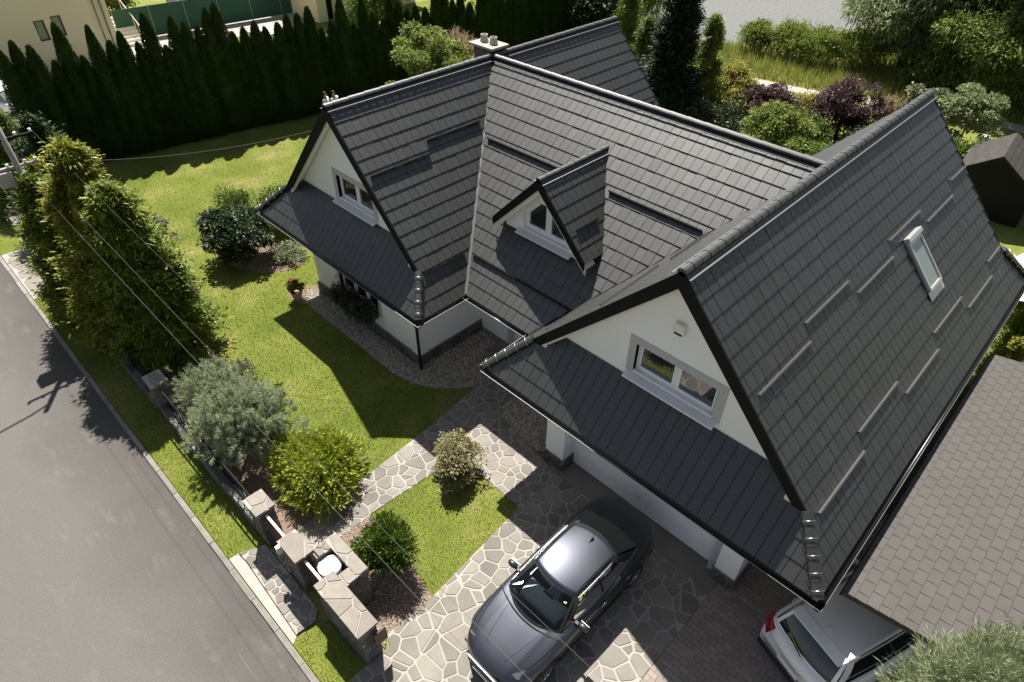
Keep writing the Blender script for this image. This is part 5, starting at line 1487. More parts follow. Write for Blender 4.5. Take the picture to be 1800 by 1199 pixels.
def trunk(h, r, limbs=0, seed=0, spread=1.0, r_top=None):
    rg = random.Random(seed)
    mb = MB().tube([(0, 0, -0.1), (rg.uniform(-.05, .05), rg.uniform(-.05, .05), h * .5), (0, 0, h)], [r, r * .75, r_top or r * .3], 8)
    for i in range(limbs):
        a = rg.uniform(0, 6.28); z = h * rg.uniform(.25, .75)
        e = spread * rg.uniform(.5, 1)
        mb.tube([(0, 0, z), (math.cos(a) * e * .5, math.sin(a) * e * .5, z + e * .35), (math.cos(a) * e, math.sin(a) * e, z + e * .8)], [r * .5, r * .35, r * .12], 6)
    return me_from('trunk', mb.v, mb.f, M['bark'], True)

def cone_r(t, p):
    return np.clip((1 - t) ** p * np.minimum(1, 0.72 + t * 2.4), 0, 1)

def thuja_mesh(h, r, n, seed, m, L=(0.12, 0.24), Wr=0.34, p=0.72, up=0.8, lump=0.16, core=True):
    rng = np.random.default_rng(seed)
    t = rng.random(n) ** 1.25
    th = rng.uniform(0, 2 * np.pi, n)
    ph = rng.uniform(0, 6.28, 6)
    lum = 1 + lump * (np.sin(3 * th + ph[0] + 5 * t) * .5 + np.sin(5 * th + ph[1] - 9 * t) * .4 + np.sin(9 * t * 3.1 + ph[2] + 2 * th) * .5)
    rr = r * cone_r(t, p) * lum * rng.uniform(0.72, 1.03, n)
    C = np.stack([rr * np.cos(th), rr * np.sin(th), t * h * 0.96 + 0.05], 1)
    out = np.stack([np.cos(th), np.sin(th), np.zeros(n)], 1)
    D = norml(out * (1 - up * .7) + np.array([0, 0, up]) + rng.normal(size=(n, 3)) * 0.25)
    ln = rng.uniform(*L, n)
    tang = np.stack([-np.sin(th), np.cos(th), np.zeros(n)], 1)
    V = diamonds(C, D, ln, ln * Wr, rng, side=tang + rng.normal(size=(n, 3)) * .6)
    Vs = [V]
    if core:
        k = 14; zs = np.linspace(0.02, .97, 16)
        P = [[(r * 0.72 * float(cone_r(np.array(z), p)) * (1 + .1 * math.sin(3 * a + z * 20)) * math.cos(a), r * 0.72 * float(cone_r(np.array(z), p)) * math.sin(a), z * h * .96) for a in np.linspace(0, 2 * math.pi, k + 1)] for z in zs]
        V2, F2 = grid_mesh(P)
        V2 = np.array(V2); Vs.append(V2[np.array(F2)].reshape(-1, 3))
    return quads('crown', Vs, m)

def clump_conifer(h, r, K, per, seed, m, L=(0.10, 0.24), Wr=0.3, p=0.7, spread=0.17, out_w=0.75, up=0.35, droop=0.15, ell_=None):
    """branch tips over a cone; every tip a fan of sprays"""
    rng = np.random.default_rng(seed)
    t = rng.random(K) ** 1.2; th = rng.uniform(0, 2 * np.pi, K)
    rr = r * cone_r(t, p) * rng.uniform(0.55, 1.2, K)
    cc = np.stack([rr * np.cos(th), rr * np.sin(th), t * h * .97 + .1], 1)
    n = K * per
    th_n = np.repeat(th, per); c = np.repeat(cc, per, 0)
    out = np.stack([np.cos(th_n), np.sin(th_n), np.zeros(n)], 1)
    sp = spread * np.repeat(rng.uniform(.7, 1.4, K) * (1.0 - 0.45 * t), per)[:, None]
    C = c + rng.normal(size=(n, 3)) * sp * np.array([1, 1, .6]) - out * rng.random((n, 1)) * spread * 1.4
    D = norml(out * out_w + np.array([0, 0, up]) + rng.normal(size=(n, 3)) * .45)
    ln = rng.uniform(*L, n)
    V = diamonds(C, D, ln, ln * Wr, rng, side=np.cross(D, np.array([0, 0, 1.0])) + rng.normal(size=(n, 3)) * .35, droop=droop)
    Vs = [V]
    k = 12; zs = np.linspace(0.02, .95, 14)
    P = [[(r * .6 * float(cone_r(np.array(z), p)) * (1 + .15 * math.sin(4 * a + z * 17)) * math.cos(a), r * .6 * float(cone_r(np.array(z), p)) * (1 + .15 * math.sin(3 * a - z * 11)) * math.sin(a), z * h * .95) for a in np.linspace(0, 2 * math.pi, k + 1)] for z in zs]
    V2, F2 = grid_mesh(P); Vs.append(np.array(V2)[np.array(F2)].reshape(-1, 3))
    return quads('crown', Vs, m)

def broadleaf(dim, K, per, leaf, seed, m, base=0.3, spread=0.24, shell=(0.55, 1.0), hang=0.0, up=0.3, asp=0.55, low=-0.55):
    """clumps of leaves through an ellipsoid; dim=(rx,ry,rz), base = height of its centre"""
    rng = np.random.default_rng(seed)
    u = unit(rng, K); u[:, 2] = np.where(u[:, 2] < low, -u[:, 2], u[:, 2])
    ph = rng.uniform(0, 6.28, 4)
    lob = 1 + .16 * np.sin(3 * np.arctan2(u[:, 1], u[:, 0]) + ph[0]) + .12 * np.sin(5 * u[:, 2] + ph[1]) + .10 * np.sin(7 * np.arctan2(u[:, 1], u[:, 0]) + 4 * u[:, 2] + ph[2])
    cc = u * np.array(dim) * (rng.uniform(*shell, K) * lob)[:, None] + np.array([0, 0, base])
    n = K * per
    c = np.repeat(cc, per, 0); un = np.repeat(u, per, 0)
    sp = spread * np.repeat(rng.uniform(.6, 1.5, K), per)[:, None]
    g = rng.normal(size=(n, 3))
    C = c + g * sp * np.array([1, 1, .75 + hang]) * min(dim)
    C[:, 2] = np.maximum(C[:, 2], 0.03)
    D = norml(un * .5 + rng.normal(size=(n, 3)) * .7 + np.array([0, 0, up - hang * 1.5]))
    ln = leaf * rng.uniform(.6, 1.35, n)
    V = diamonds(C, D, ln, ln * asp * rng.uniform(.8, 1.2, n), rng, side=np.cross(D, np.array([0, 0, 1.0])) + rng.normal(size=(n, 3)) * .5, droop=.15 + hang)
    return quads('crown', [V], m)

def boughs(dim, B, per, leaf, seed, m, base=2.0, rb=0.34, asp=0.5, flat=0.62, low=-0.5, shell=(.35, .92), hang=0.1):
    """tree crown of separate leafy boughs: leaves lie over the upper side of each, hollows stay between"""
    rng = np.random.default_rng(seed)
    u = unit(rng, B); u[:, 2] = np.where(u[:, 2] < low, -u[:, 2], u[:, 2])
    cb = u * np.array(dim) * rng.uniform(*shell, B)[:, None] + np.array([0, 0, base])
    r_ = rb * min(dim[0], dim[1]) * rng.uniform(.55, 1.25, B)
    w = unit(rng, B * per)
    w[:, 2] = np.where((w[:, 2] < -.15) & (rng.random(B * per) < .75), -w[:, 2], w[:, 2])
    lump = 1 + .25 * np.sin(w[:, 0] * 5 + np.repeat(rng.uniform(0, 6, B), per)) * np.sin(w[:, 1] * 6)
    C = np.repeat(cb, per, 0) + w * (np.repeat(r_, per) * lump * rng.uniform(.55, 1.12, B * per))[:, None] * np.array([1, 1, flat])
    C[:, 2] = np.maximum(C[:, 2], 0.04)
    n = B * per
    D = norml(w * .8 + rng.normal(size=(n, 3)) * .55 + np.array([0, 0, .15 - hang]))
    ln = leaf * rng.uniform(.55, 1.4, n)
    return quads('crown', [diamonds(C, D, ln, ln * asp * rng.uniform(.8, 1.2, n), rng, side=np.cross(D, np.array([0, 0, 1.0])) + rng.normal(size=(n, 3)) * .45, droop=.15 + hang)], m)

def needle_bush(dim, K, per, seed, m, L=(0.09, 0.15), base=0.9, w=0.009, tufts=3, shell=(.5, 1.0)):
    """pine: tufts of needles at branch ends"""
    rng = np.random.default_rng(seed)
    u = unit(rng, K); u[:, 2] = np.where(u[:, 2] < -.35, -u[:, 2], u[:, 2])
    ph = rng.uniform(0, 6.28, 3)
    lob = 1 + .22 * np.sin(3 * np.arctan2(u[:, 1], u[:, 0]) + ph[0]) + .12 * np.sin(6 * u[:, 2] + ph[1])
    cc = u * np.array(dim) * (rng.uniform(*shell, K) * lob)[:, None] + np.array([0, 0, base])
    # several tufts a branch
    n1 = K * tufts
    c1 = np.repeat(cc, tufts, 0) + rng.normal(size=(n1, 3)) * .10
    d1 = norml(np.repeat(u, tufts, 0) * .8 + np.array([0, 0, .7]) + rng.normal(size=(n1, 3)) * .35)
    n = n1 * per
    D = norml(np.repeat(d1, per, 0) * 1.1 + rng.normal(size=(n, 3)) * .55)
    C = np.repeat(c1, per, 0) + np.repeat(d1, per, 0) * rng.uniform(-.12, .06, (n, 1))
    ln = rng.uniform(*L, n)
    return quads('crown', [diamonds(C, D, ln, np.full(n, w), rng)], m)

def feather(dim, n, seed, m, L=(0.16, 0.34), w=0.022, base=0.5, up=0.9, shell=(.45, 1.0)):
    """juniper: many fine plumes"""
    rng = np.random.default_rng(seed)
    K = n // 14
    u = unit(rng, K); u[:, 2] = np.where(u[:, 2] < -.3, -u[:, 2], u[:, 2])
    ph = rng.uniform(0, 6.28, 3)
    lob = 1 + .2 * np.sin(3 * np.arctan2(u[:, 1], u[:, 0]) + ph[0]) + .15 * np.sin(5 * u[:, 2] + ph[1])
    c = u * np.array(dim) * (rng.uniform(*shell, K) * lob)[:, None] + np.array([0, 0, base])
    d = norml(u * .8 + np.array([0, 0, up]) + rng.normal(size=(K, 3)) * .3)
    D = norml(np.repeat(d, 14, 0) + rng.normal(size=(K * 14, 3)) * .35)
    C = np.repeat(c, 14, 0) + np.repeat(d, 14, 0) * rng.uniform(-.1, .28, (K * 14, 1)) + rng.normal(size=(K * 14, 3)) * .03
    ln = rng.uniform(*L, K * 14)
    return quads('crown', [diamonds(C, D, ln, np.full(K * 14, w) * rng.uniform(.7, 1.4, K * 14), rng, droop=.1)], m)

LM = dict(
    hedge=leafmat('thuja_green', (0.014, 0.036, 0.006), (0.050, 0.095, 0.012), transl=0.2, gloss=0.02),
    thuja=leafmat('thuja_bright', (0.06, 0.11, 0.012), (0.13, 0.19, 0.022), transl=0.25, gloss=0.03),
    gold=leafmat('golden_cypress', (0.085, 0.135, 0.012), (0.42, 0.40, 0.04), transl=0.3, gloss=0.03),
    midcon=leafmat('cypress_green', (0.075, 0.125, 0.014), (0.24, 0.28, 0.03), transl=0.25, gloss=0.03),
    goldbush=leafmat('golden_thuja', (0.25, 0.32, 0.025), (0.46, 0.50, 0.06), transl=0.3, gloss=0.03),
    pine=leafmat('blue_pine', (0.27, 0.33, 0.19), (0.46, 0.52, 0.33), transl=0.45, gloss=0.025),
    juniper=leafmat('juniper', (0.20, 0.24, 0.13), (0.38, 0.42, 0.24), transl=0.3, gloss=0.04),
    varieg=leafmat('variegated_leaf', (0.17, 0.16, 0.06), (0.36, 0.32, 0.16), transl=0.3, gloss=0.025),
    dark=leafmat('dark_leaf', (0.020, 0.042, 0.014), (0.065, 0.10, 0.035), transl=0.25, gloss=0.025),
    mid=leafmat('mid_leaf', (0.08, 0.13, 0.022), (0.18, 0.23, 0.05), transl=0.35, gloss=0.025),
    light=leafmat('light_leaf', (0.13, 0.19, 0.03), (0.27, 0.32, 0.07), transl=0.4, gloss=0.025),
    pale=leafmat('pale_leaf', (0.14, 0.17, 0.08), (0.28, 0.30, 0.17), transl=0.3, gloss=0.025),
    purple=leafmat('plum_leaf', (0.045, 0.022, 0.026), (0.13, 0.070, 0.075), transl=0.3, gloss=0.025),
    yellowl=leafmat('yellow_leaf', (0.20, 0.20, 0.03), (0.38, 0.34, 0.08), transl=0.35, gloss=0.025),
    tan=leafmat('tan_plume', (0.36, 0.28, 0.16), (0.50, 0.41, 0.25), transl=0.4, gloss=0.02),
    willow2=leafmat('bank_tree_leaf', (0.10, 0.15, 0.03), (0.27, 0.32, 0.08), transl=0.45, gloss=.02),
    willow=leafmat('willow_leaf', (0.13, 0.165, 0.06), (0.30, 0.34, 0.16), transl=0.4, gloss=0.025),
    spruce=leafmat('spruce', (0.012, 0.026, 0.012), (0.035, 0.055, 0.025), transl=0.1, gloss=0.03),
    red=leafmat('red_petal', (0.45, 0.03, 0.03), (0.60, 0.10, 0.10), transl=0.3, gloss=0.02),
)
# ---- clipped-looking row of columnar thujas along the left boundary
hv = [thuja_mesh(5.0, 0.88, 12500, 100 + i, LM['hedge'], L=(0.07, 0.15), p=0.58, lump=0.07, up=1.0) for i in range(5)]
htr = trunk(1.2, 0.09)
rh = random.Random(17)
y = -4.35; i = 0
where_ = {0: 'first thuja of the tall dark hedge, nearest the street'}
while y < 30.5:
    hx = -23.7 + 0.195 * (y + 3)
    s = rh.uniform(0.86, 1.16) * (1.06 if y < 6 else 0.98)
    k_ = i + 1; suf = 'th' if 10 < k_ % 100 < 14 else {1: 'st', 2: 'nd', 3: 'rd'}.get(k_ % 10, 'th')
    nm = f'{k_}{suf} dark columnar thuja of the tall hedge, counted from its street end'
    tree('thuja_tree', nm if i else where_[0], 'tree', (hx + rh.uniform(-.12, .12), y, 0), hv[i % 5], htr, 'thuja hedge behind the lawn', rh.uniform(0, 6.28), (rh.uniform(.85, 1.05), rh.uniform(.85, 1.05), s))
    y += rh.uniform(0.46, 0.64); i += 1

# ---- conifers along the street fence
def put(nm, label, cat, loc, me, tr=None, rz=0.0, group=None, sc=(1, 1, 1)): return tree(nm, label, cat, loc, me, tr, group, rz, sc)
put('golden_cypress', 'tallest yellow-tipped conifer in the clump beside the utility pole', 'tree', (-8.95, -6.2, 0), clump_conifer(6.6, 1.5, 480, 120, 201, LM['gold'], spread=.17, p=.48), trunk(3, .14))
put('green_cypress', 'broad green conifer at the house end of the fence clump', 'tree', (-7.35, -6.0, 0), clump_conifer(5.8, 1.35, 460, 120, 202, LM['midcon'], spread=.17, p=.48), trunk(2, .13))
put('green_cypress', 'green conifer leaning over the low wall between pole and verge', 'tree', (-11.3, -6.95, 0), clump_conifer(5.0, 1.05, 280, 110, 203, LM['midcon'], spread=.16, p=.5), trunk(2, .12))
put('golden_cypress', 'smaller golden conifer to the street side of the pole', 'tree', (-13.6, -6.35, 0), clump_conifer(4.5, 1.1, 220, 90, 204, LM['gold'], spread=.16), trunk(2, .12))
put('dark_juniper', 'dark green bushy conifer behind the pole near the hedge corner', 'tree', (-17.3, -5.4, 0), clump_conifer(4.6, 1.9, 260, 90, 205, LM['dark'], spread=.22), trunk(2, .12))
put('dark_juniper', 'grey-green conifer at the left edge beyond the pole', 'tree', (-21.0, -5.9, 0), clump_conifer(3.9, 1.7, 220, 90, 206, LM['midcon'], spread=.2), trunk(2, .12))
put('leafy_shrub', 'pale leafy shrub on the lawn behind the golden conifer', 'shrub', (-12.6, -4.4, 0), boughs((0.95, 0.95, 1.05), 34, 230, 0.12, 207, LM['pale'], base=1.05, rb=.34), trunk(.8, .05, 4, 1, .6))
put('leafy_shrub', 'leafy green shrub under the far conifers by the pavement', 'shrub', (-14.2, -6.6, 0), broadleaf((1.2, .55, 0.9), 120, 60, 0.11, 208, LM['mid'], base=.8), trunk(.6, .05, 4, 2, .6))
put('blue_pine', 'spreading blue-green dwarf pine behind the low wall', 'shrub', (-2.2, -6.15, 0), needle_bush((1.75, 1.15, 1.0), 560, 40, 210, LM['pine'], base=1.05, tufts=3, L=(.09, .16), w=.016), trunk(.9, .09, 7, 3, 1.1))
put('young_spruce', 'small spiky spruce at the street side of the blue pine', 'shrub', (-3.9, -6.55, 0), needle_bush((.55, .45, .75), 130, 26, 211, LM['juniper'], base=.95, tufts=2, L=(.08, .14)), trunk(1.2, .05, 3, 4, .4))
put('golden_thuja_bush', 'bright yellow-green thuja bush beside the garden path', 'shrub', (0.2, -5.5, 0), feather((0.98, 0.80, 0.50), 26000, 212, LM['goldbush'], L=(.08, .16), w=.034, base=.45, up=.4, shell=(.7, 1.15)), trunk(.6, .06, 4, 5, .6))
put('variegated_bush', 'round pale variegated bush at the corner of the island lawn', 'shrub', (2.62, -2.85, 0), boughs((0.70, 0.68, 0.60), 42, 300, 0.075, 213, LM['varieg'], base=.52, rb=.36, low=-1), trunk(.6, .04, 6, 6, .4))
put('dark_thuja_bush', 'small dense green thuja bush in the bark bed by the bin wall', 'shrub', (3.48, -5.72, 0), feather((0.50, 0.50, 0.62), 16000, 214, LM['thuja'], L=(.08, .15), w=.026, base=.62, up=.8), trunk(.5, .05))
put('round_shrub', 'dark round leafy shrub in the mulch bed on the lawn', 'shrub', (-10.9, -1.75, 0), boughs((1.35, 1.15, 0.85), 34, 330, 0.14, 215, LM['dark'], base=.95, rb=.36, asp=.65, shell=(.35, .95)), trunk(.8, .07, 7, 7, .9))
put('upright_shrub', 'bushy green shrub half hidden by the left eave', 'shrub', (-11.9, 0.6, 0), broadleaf((1.0, 0.8, .7), 120, 55, 0.10, 216, LM['mid'], base=.75, up=.8), trunk(.6, .05, 4, 8, .5))
put('upright_shrub', 'narrow upright shrub behind the round dark shrub', 'shrub', (-12.9, -0.8, 0), broadleaf((.7, 0.6, .8), 90, 50, 0.10, 226, LM['mid'], base=.8, up=.9), trunk(.6, .05, 4, 9, .4))
put('ground_cover_plant', 'low pale ground cover plant by the mulch under the eave', 'plant', (-9.6, -0.55, 0), broadleaf((.8, .6, .16), 60, 50, 0.09, 217, LM['pale'], base=.12, spread=.5))
put('garden_plant', 'small leafy perennial at the lawn edge above the blue pine', 'plant', (-4.6, -4.95, 0), broadleaf((.32, .26, .3), 26, 26, 0.10, 218, LM['pale'], base=.3))
put('garden_plant', 'tiny lone seedling on the lawn beside the blue pine', 'plant', (-3.4, -4.55, 0), broadleaf((.14, .14, .16), 10, 20, 0.07, 219, LM['mid'], base=.16))
put('juniper_bush', 'feathery pale green juniper before the carport roof', 'shrub', (13.75, -1.75, 0), feather((1.4, .85, 1.3), 56000, 220, LM['juniper'], L=(.09, .2), w=.012, base=3.1, up=.9, shell=(.6, 1.0)), trunk(2.6, .09, 5, 9, .8))
put('thuja_bush', 'green thuja against the gutter behind the carport', 'shrub', (11.65, 9.6, 0), clump_conifer(2.6, .62, 120, 90, 221, LM['gold'], spread=.11, L=(.07, .16)), trunk(1, .05))
put('thuja_bush', 'second green thuja farther along the garage eave', 'shrub', (11.55, 11.6, 0), clump_conifer(2.9, .6, 120, 90, 222, LM['midcon'], spread=.11, L=(.07, .16)), trunk(1, .05))
# flowers in the pot and in the window box
fpl = bpy.data.objects.new('foliage', broadleaf((.24, .24, .2), 30, 30, 0.09, 223, LM['mid'], base=.50, spread=.25, asp=.7)); link(fpl, fp)
fb = [(-.12, -.14, .58), (-.02, .05, .72), (-.20, -.02, .66), (.13, -.08, .60)]
for k, c in enumerate(fb):
    me = broadleaf((.075, .075, .06), 12, 16, 0.05, 230 + k, LM['red'], base=0, spread=.3, low=-2)
    me.transform(Matrix.Translation(c)); link(bpy.data.objects.new('flower', me), fp)
wb = empty('window_box', (-4.28, -1.02, 0.80)); tag(wb, 'window box with trailing green plants under the lower left window', 'planter')
MB().box(-1.05, 1.05, -0.12, 0.12, 0.0, 0.18).build('box', M['wood'], wb)
me = broadleaf((1.1, .22, .34), 150, 50, 0.09, 240, LM['dark'], base=.12, spread=.35, hang=.6, low=-2); me.transform(Matrix.Translation((0, -.12, 0)))
link(bpy.data.objects.new('foliage', me), wb)
for k in range(7):
    me = broadleaf((.05, .05, .04), 6, 14, 0.04, 250 + k, LM['red'], base=0, spread=.4, low=-2)
    me.transform(Matrix.Translation((-.9 + k * .29, -.16, .34 + .06 * (k % 3)))); link(bpy.data.objects.new('flower', me), wb)

# ---- trees and shrubs behind the house
put('light_tree', 'light green leafy tree rising behind the left wing ridge', 'tree', (-14.6, 11.2, 0), boughs((1.9, 2.1, 1.8), 55, 260, 0.17, 301, LM['light'], base=2.9, rb=.26, shell=(.3, 1.3)), trunk(2.8, .12, 8, 11, 1.5))
put('plume_shrub', 'pale tan plumed shrub behind the chimney', 'shrub', (-15.6, 13.6, 0), feather((1.4, 1.4, 1.7), 9000, 302, LM['tan'], L=(.2, .45), w=.05, base=2.2, up=1.2), trunk(1.6, .08, 5, 12, .8))
put('weeping_willow', 'weeping willow with hanging yellow-green twigs at the lake end of the hedge', 'tree', (-17.3, 31.6, 0), broadleaf((1.9, 1.9, 2.8), 170, 60, 0.24, 303, LM['light'], base=3.2, spread=.18, hang=1.2, asp=.3), trunk(4, .16, 8, 13, 1.4))
put('light_tree', 'bushy tree between the yellow bungalow and the hedge', 'tree', (-28.0, 17.5, 0), boughs((2.2, 2.2, 2.2), 45, 220, 0.22, 304, LM['mid'], base=3.2), trunk(3, .12, 6, 14, 1.4))
put('light_tree', 'leafy tree beyond the far part of the hedge', 'tree', (-26.5, 23.5, 0), boughs((2.6, 2.6, 2.4), 50, 220, 0.22, 305, LM['light'], base=3.4), trunk(3, .12, 6, 15, 1.6))
put('dark_tree', 'dark leafy tree closing the far end of the hedge', 'tree', (-19.0, 27.2, 0), broadleaf((2.4, 2.4, 3.0), 230, 50, 0.24, 306, LM['dark'], base=3.6, spread=.15), trunk(3.5, .15, 6, 16, 1.6))
put('dark_tree', 'second dark tree by the far hedge end', 'tree', (-15.8, 26.4, 0), broadleaf((2.0, 2.0, 2.4), 190, 50, 0.22, 307, LM['dark'], base=2.8, spread=.15), trunk(3, .13, 6, 17, 1.4))
put('young_larch', 'soft light green larch beyond the rear ridge end', 'tree', (-13.2, 25.2, 0), clump_conifer(5.4, 1.5, 240, 60, 308, LM['light'], spread=.2, L=(.14, .3), Wr=.22), trunk(4, .1))
put('young_larch', 'smaller light green larch beside the tall dark spruce', 'tree', (-11.0, 24.2, 0), clump_conifer(3.9, 1.4, 220, 60, 309, LM['mid'], spread=.2, L=(.14, .3), Wr=.22), trunk(3, .1))
put('tall_spruce', 'very tall dark spruce behind the main ridge', 'tree', (-6.9, 20.6, 0), clump_conifer(9.6, 1.4, 480, 80, 310, LM['spruce'], spread=.24, L=(.18, .36), Wr=.24, p=.8), trunk(7, .18))
put('golden_column', 'narrow golden-topped thuja against the tall spruce', 'tree', (-6.1, 22.6, 0), clump_conifer(5.3, .95, 240, 70, 311, LM['midcon'], spread=.16, p=.45), trunk(3, .1))
put('dark_hedge_shrub', 'dark shrub mass at the foot of the tall spruce', 'shrub', (-8.6, 21.4, 0), broadleaf((2.0, 1.7, 1.4), 170, 50, 0.18, 312, LM['dark'], base=1.3, spread=.16), trunk(1, .08, 5, 18, 1))
put('yellow_shrub', 'yellow-green shrub to the right of the tall spruce', 'shrub', (-5.7, 25.2, 0), boughs((1.6, 1.5, 1.2), 50, 260, 0.14, 313, LM['yellowl'], base=1.2, rb=.30), trunk(1, .06, 5, 19, .8))
put('plum_shrub', 'low purple-leaved shrub beside the yellow-green shrub', 'shrub', (-3.0, 24.3, 0), boughs((1.7, 1.3, 1.1), 50, 260, 0.13, 314, LM['purple'], base=1.05, rb=.30), trunk(1, .06, 5, 20, .8))
put('plum_tree', 'taller purple-leaved plum with pointed crown', 'tree', (0.4, 25.6, 0), boughs((1.6, 1.45, 1.75), 60, 300, 0.13, 315, LM['purple'], base=1.55, rb=.32, low=-1), trunk(1.6, .09, 7, 21, 1))
put('yellow_shrub', 'small bright yellow shrub between the two purple ones', 'shrub', (-1.6, 26.0, 0), broadleaf((.6, .6, .8), 60, 50, 0.13, 316, LM['yellowl'], base=.9, spread=.2), trunk(.7, .04, 4, 22, .4))
put('green_shrub', 'fresh green bush right behind the main ridge', 'shrub', (-0.9, 20.8, 0), boughs((1.9, 1.5, 1.25), 50, 280, 0.15, 317, LM['light'], base=1.25, rb=.30), trunk(1.1, .07, 6, 23, 1))
put('green_shrub', 'small green bush in front of the purple plum', 'shrub', (1.9, 20.2, 0), broadleaf((1.0, .9, .9), 90, 50, 0.14, 318, LM['mid'], base=.9, spread=.17), trunk(.8, .05, 5, 24, .6))
put('green_shrub', 'dark green bush filling the gap under the purple plum', 'shrub', (2.7, 23.6, 0), broadleaf((1.5, 1.2, .9), 140, 55, 0.16, 350, LM['dark'], base=.8, spread=.16), trunk(.7, .06, 5, 45, .7))
put('green_shrub', 'low mid-green bush left of the purple plum trunk', 'shrub', (-0.6, 23.6, 0), broadleaf((1.3, .9, .8), 120, 55, 0.15, 351, LM['mid'], base=.7, spread=.16), trunk(.7, .06, 5, 46, .7))
put('tan_bush', 'tan flowering bush between plum and garage ridge', 'shrub', (2.1, 26.6, 0), feather((.9, .9, 1.0), 5000, 319, LM['tan'], L=(.15, .3), w=.05, base=1.1, up=1.0), trunk(.9, .05, 4, 25, .5))
put('leafy_shrub', 'tall pale leafy shrub left of the garage ridge end', 'shrub', (3.2, 28.0, 0), boughs((.95, .9, 1.3), 30, 220, 0.17, 320, LM['pale'], base=1.7, rb=.36), trunk(1.4, .06, 5, 26, .6))
put('leafy_tree', 'rounded leafy tree right of the garage ridge end', 'tree', (5.6, 26.6, 0), boughs((1.45, 1.4, 1.7), 48, 300, 0.17, 321, LM['willow'], base=2.0, rb=.34), trunk(1.8, .09, 6, 27, 1))
put('leafy_tree', 'dark leafy shrub low against the garage verge', 'tree', (6.2, 24.0, 0), broadleaf((1.2, 1.1, .9), 120, 55, 0.20, 322, LM['mid'], base=.9, spread=.17), trunk(.8, .06, 5, 28, .7))
put('dark_hedge_shrub', 'deep green shrubs filling the gap behind the main roof', 'shrub', (-4.6, 20.6, 0), broadleaf((2.2, 1.5, .95), 150, 50, 0.17, 323, LM['dark'], base=.85, spread=.16), trunk(.7, .06, 5, 29, .8))
# willows by the water, right
put('big_willow', 'large willow with grey-green crown at the left of the bank trees', 'tree', (-1.2, 39.0, 0), boughs((4.0, 3.8, 4.2), 85, 1100, 0.22, 330, LM['willow'], base=4.4, rb=.34, asp=.36, low=-1, hang=.3), trunk(6, .35, 12, 30, 3.2))
put('big_willow', 'largest shady willow in the top right corner', 'tree', (4.2, 37.6, 0), boughs((4.4, 3.8, 4.4), 90, 1100, 0.22, 331, LM['willow2'], base=4.6, rb=.33, asp=.42, low=-1, hang=.2), trunk(6, .38, 14, 31, 3.4))
put('big_willow', 'bank tree partly cut off by the right picture edge', 'tree', (9.6, 38.6, 0), boughs((4.2, 3.8, 4.4), 70, 1000, 0.23, 332, LM['willow2'], base=4.6, rb=.35, asp=.42, low=-1, hang=.2), trunk(6, .38, 12, 32, 3.2))
put('big_willow', 'shaded tree mass behind the shed roof', 'tree', (14.5, 37.0, 0), broadleaf((3.4, 3.0, 3.2), 420, 70, 0.26, 333, LM['dark'], base=3.4, spread=.12, shell=(.35, 1.05), low=-1), trunk(4, .25, 8, 33, 2.2))
for k, (x_, y_, r_, lb) in enumerate(((1.4, 35.9, 1.9, 'dense undergrowth bush at the foot of the left willow'), (4.6, 35.8, 2.1, 'dense undergrowth bush beneath the largest willow'), (8.0, 36.2, 2.2, 'dense undergrowth bush below the cut-off bank tree'))):
    put('undergrowth_bush', lb, 'shrub', (x_, y_, 0), boughs((r_, 1.3, 1.7), 40, 300, 0.2, 360 + k, LM['willow2'] if k == 1 else LM['mid'], base=1.4, rb=.4, low=-1), trunk(.8, .06, 5, 50 + k, .8))
for k, (x_, y_, r_, h_, lb) in enumerate(((-9.8, 35.6, .95, 1.5, 'small rounded willow bush alone at the waterline'), (-7.6, 36.2, 1.3, 1.6, 'willow bush on the bank next to the lone one'), (-5.6, 36.4, 1.5, 1.7, 'middle willow bush of the bank thicket'), (-3.5, 37.0, 1.5, 1.8, 'willow bush of the bank thicket touching the big willow'))):
    put('willow_bush', lb, 'shrub', (x_, y_, 0), broadleaf((r_, r_, h_ * .62), 130, 50, 0.22, 340 + k, LM['light'], base=h_ * .65, spread=.17, up=.9, asp=.3), trunk(.8, .05, 6, 34 + k, .8), group='bushes on the lake bank')
# ------------------------------------------------------------------ neighbours beyond the hedge
yh = empty('yellow_house', (-38, -4, 0)); tag(yh, 'tall yellow rendered house beyond the hedge at top left', 'house')
# wall facing +x at local x = 0
def facex(x): return lambda a, z, d: (x - d, a, z)
wins = [[(4.05, 1.85), (4.62, 1.85), (4.62, 3.0), (4.05, 3.0)], [(5.0, 1.95), (5.57, 1.95), (5.57, 3.1), (5.0, 3.1)]]
wall_holes('wall', [(-9, -0.1), (8.3, -0.1), (8.3, 7.5), (-9, 7.5)], wins, facex(0), 0.4, M['yellow'], yh)
MB().box(-12, -0.4, 7.9, 8.3, -0.1, 7.5).build('wall', M['yellow'], yh)
MB().box(-12.5, 0.5, -9.5, 8.8, 7.5, 7.9).build('roof', M['darkshingle'], yh)
for (a, z0) in ((4.05, 1.85), (5.0, 1.95)):
    f_ = MB().box(-.2, -.1, a, a + .08, z0, z0 + 1.15).box(-.2, -.1, a + .49, a + .57, z0, z0 + 1.15).box(-.2, -.1, a + .08, a + .49, z0, z0 + .08).box(-.2, -.1, a + .08, a + .49, z0 + 1.07, z0 + 1.15).build('window', M['wood'], yh)
    MB().box(-.16, -.15, a + .07, a + .5, z0 + .07, z0 + 1.08).build('pane', M['skyglass'], f_)
for a in (7.55, 7.95):
    MB().tube([(0.09, a, 0.0), (0.09, a, 7.5)], 0.06 if a > 7.7 else 0.04, 8).build('downpipe', M['guard'], yh, smooth=True)
MB().box(-0.02, 0.6, -9, 3.4, -0.1, 0.9).build('brick_base', M['terra'], yh)
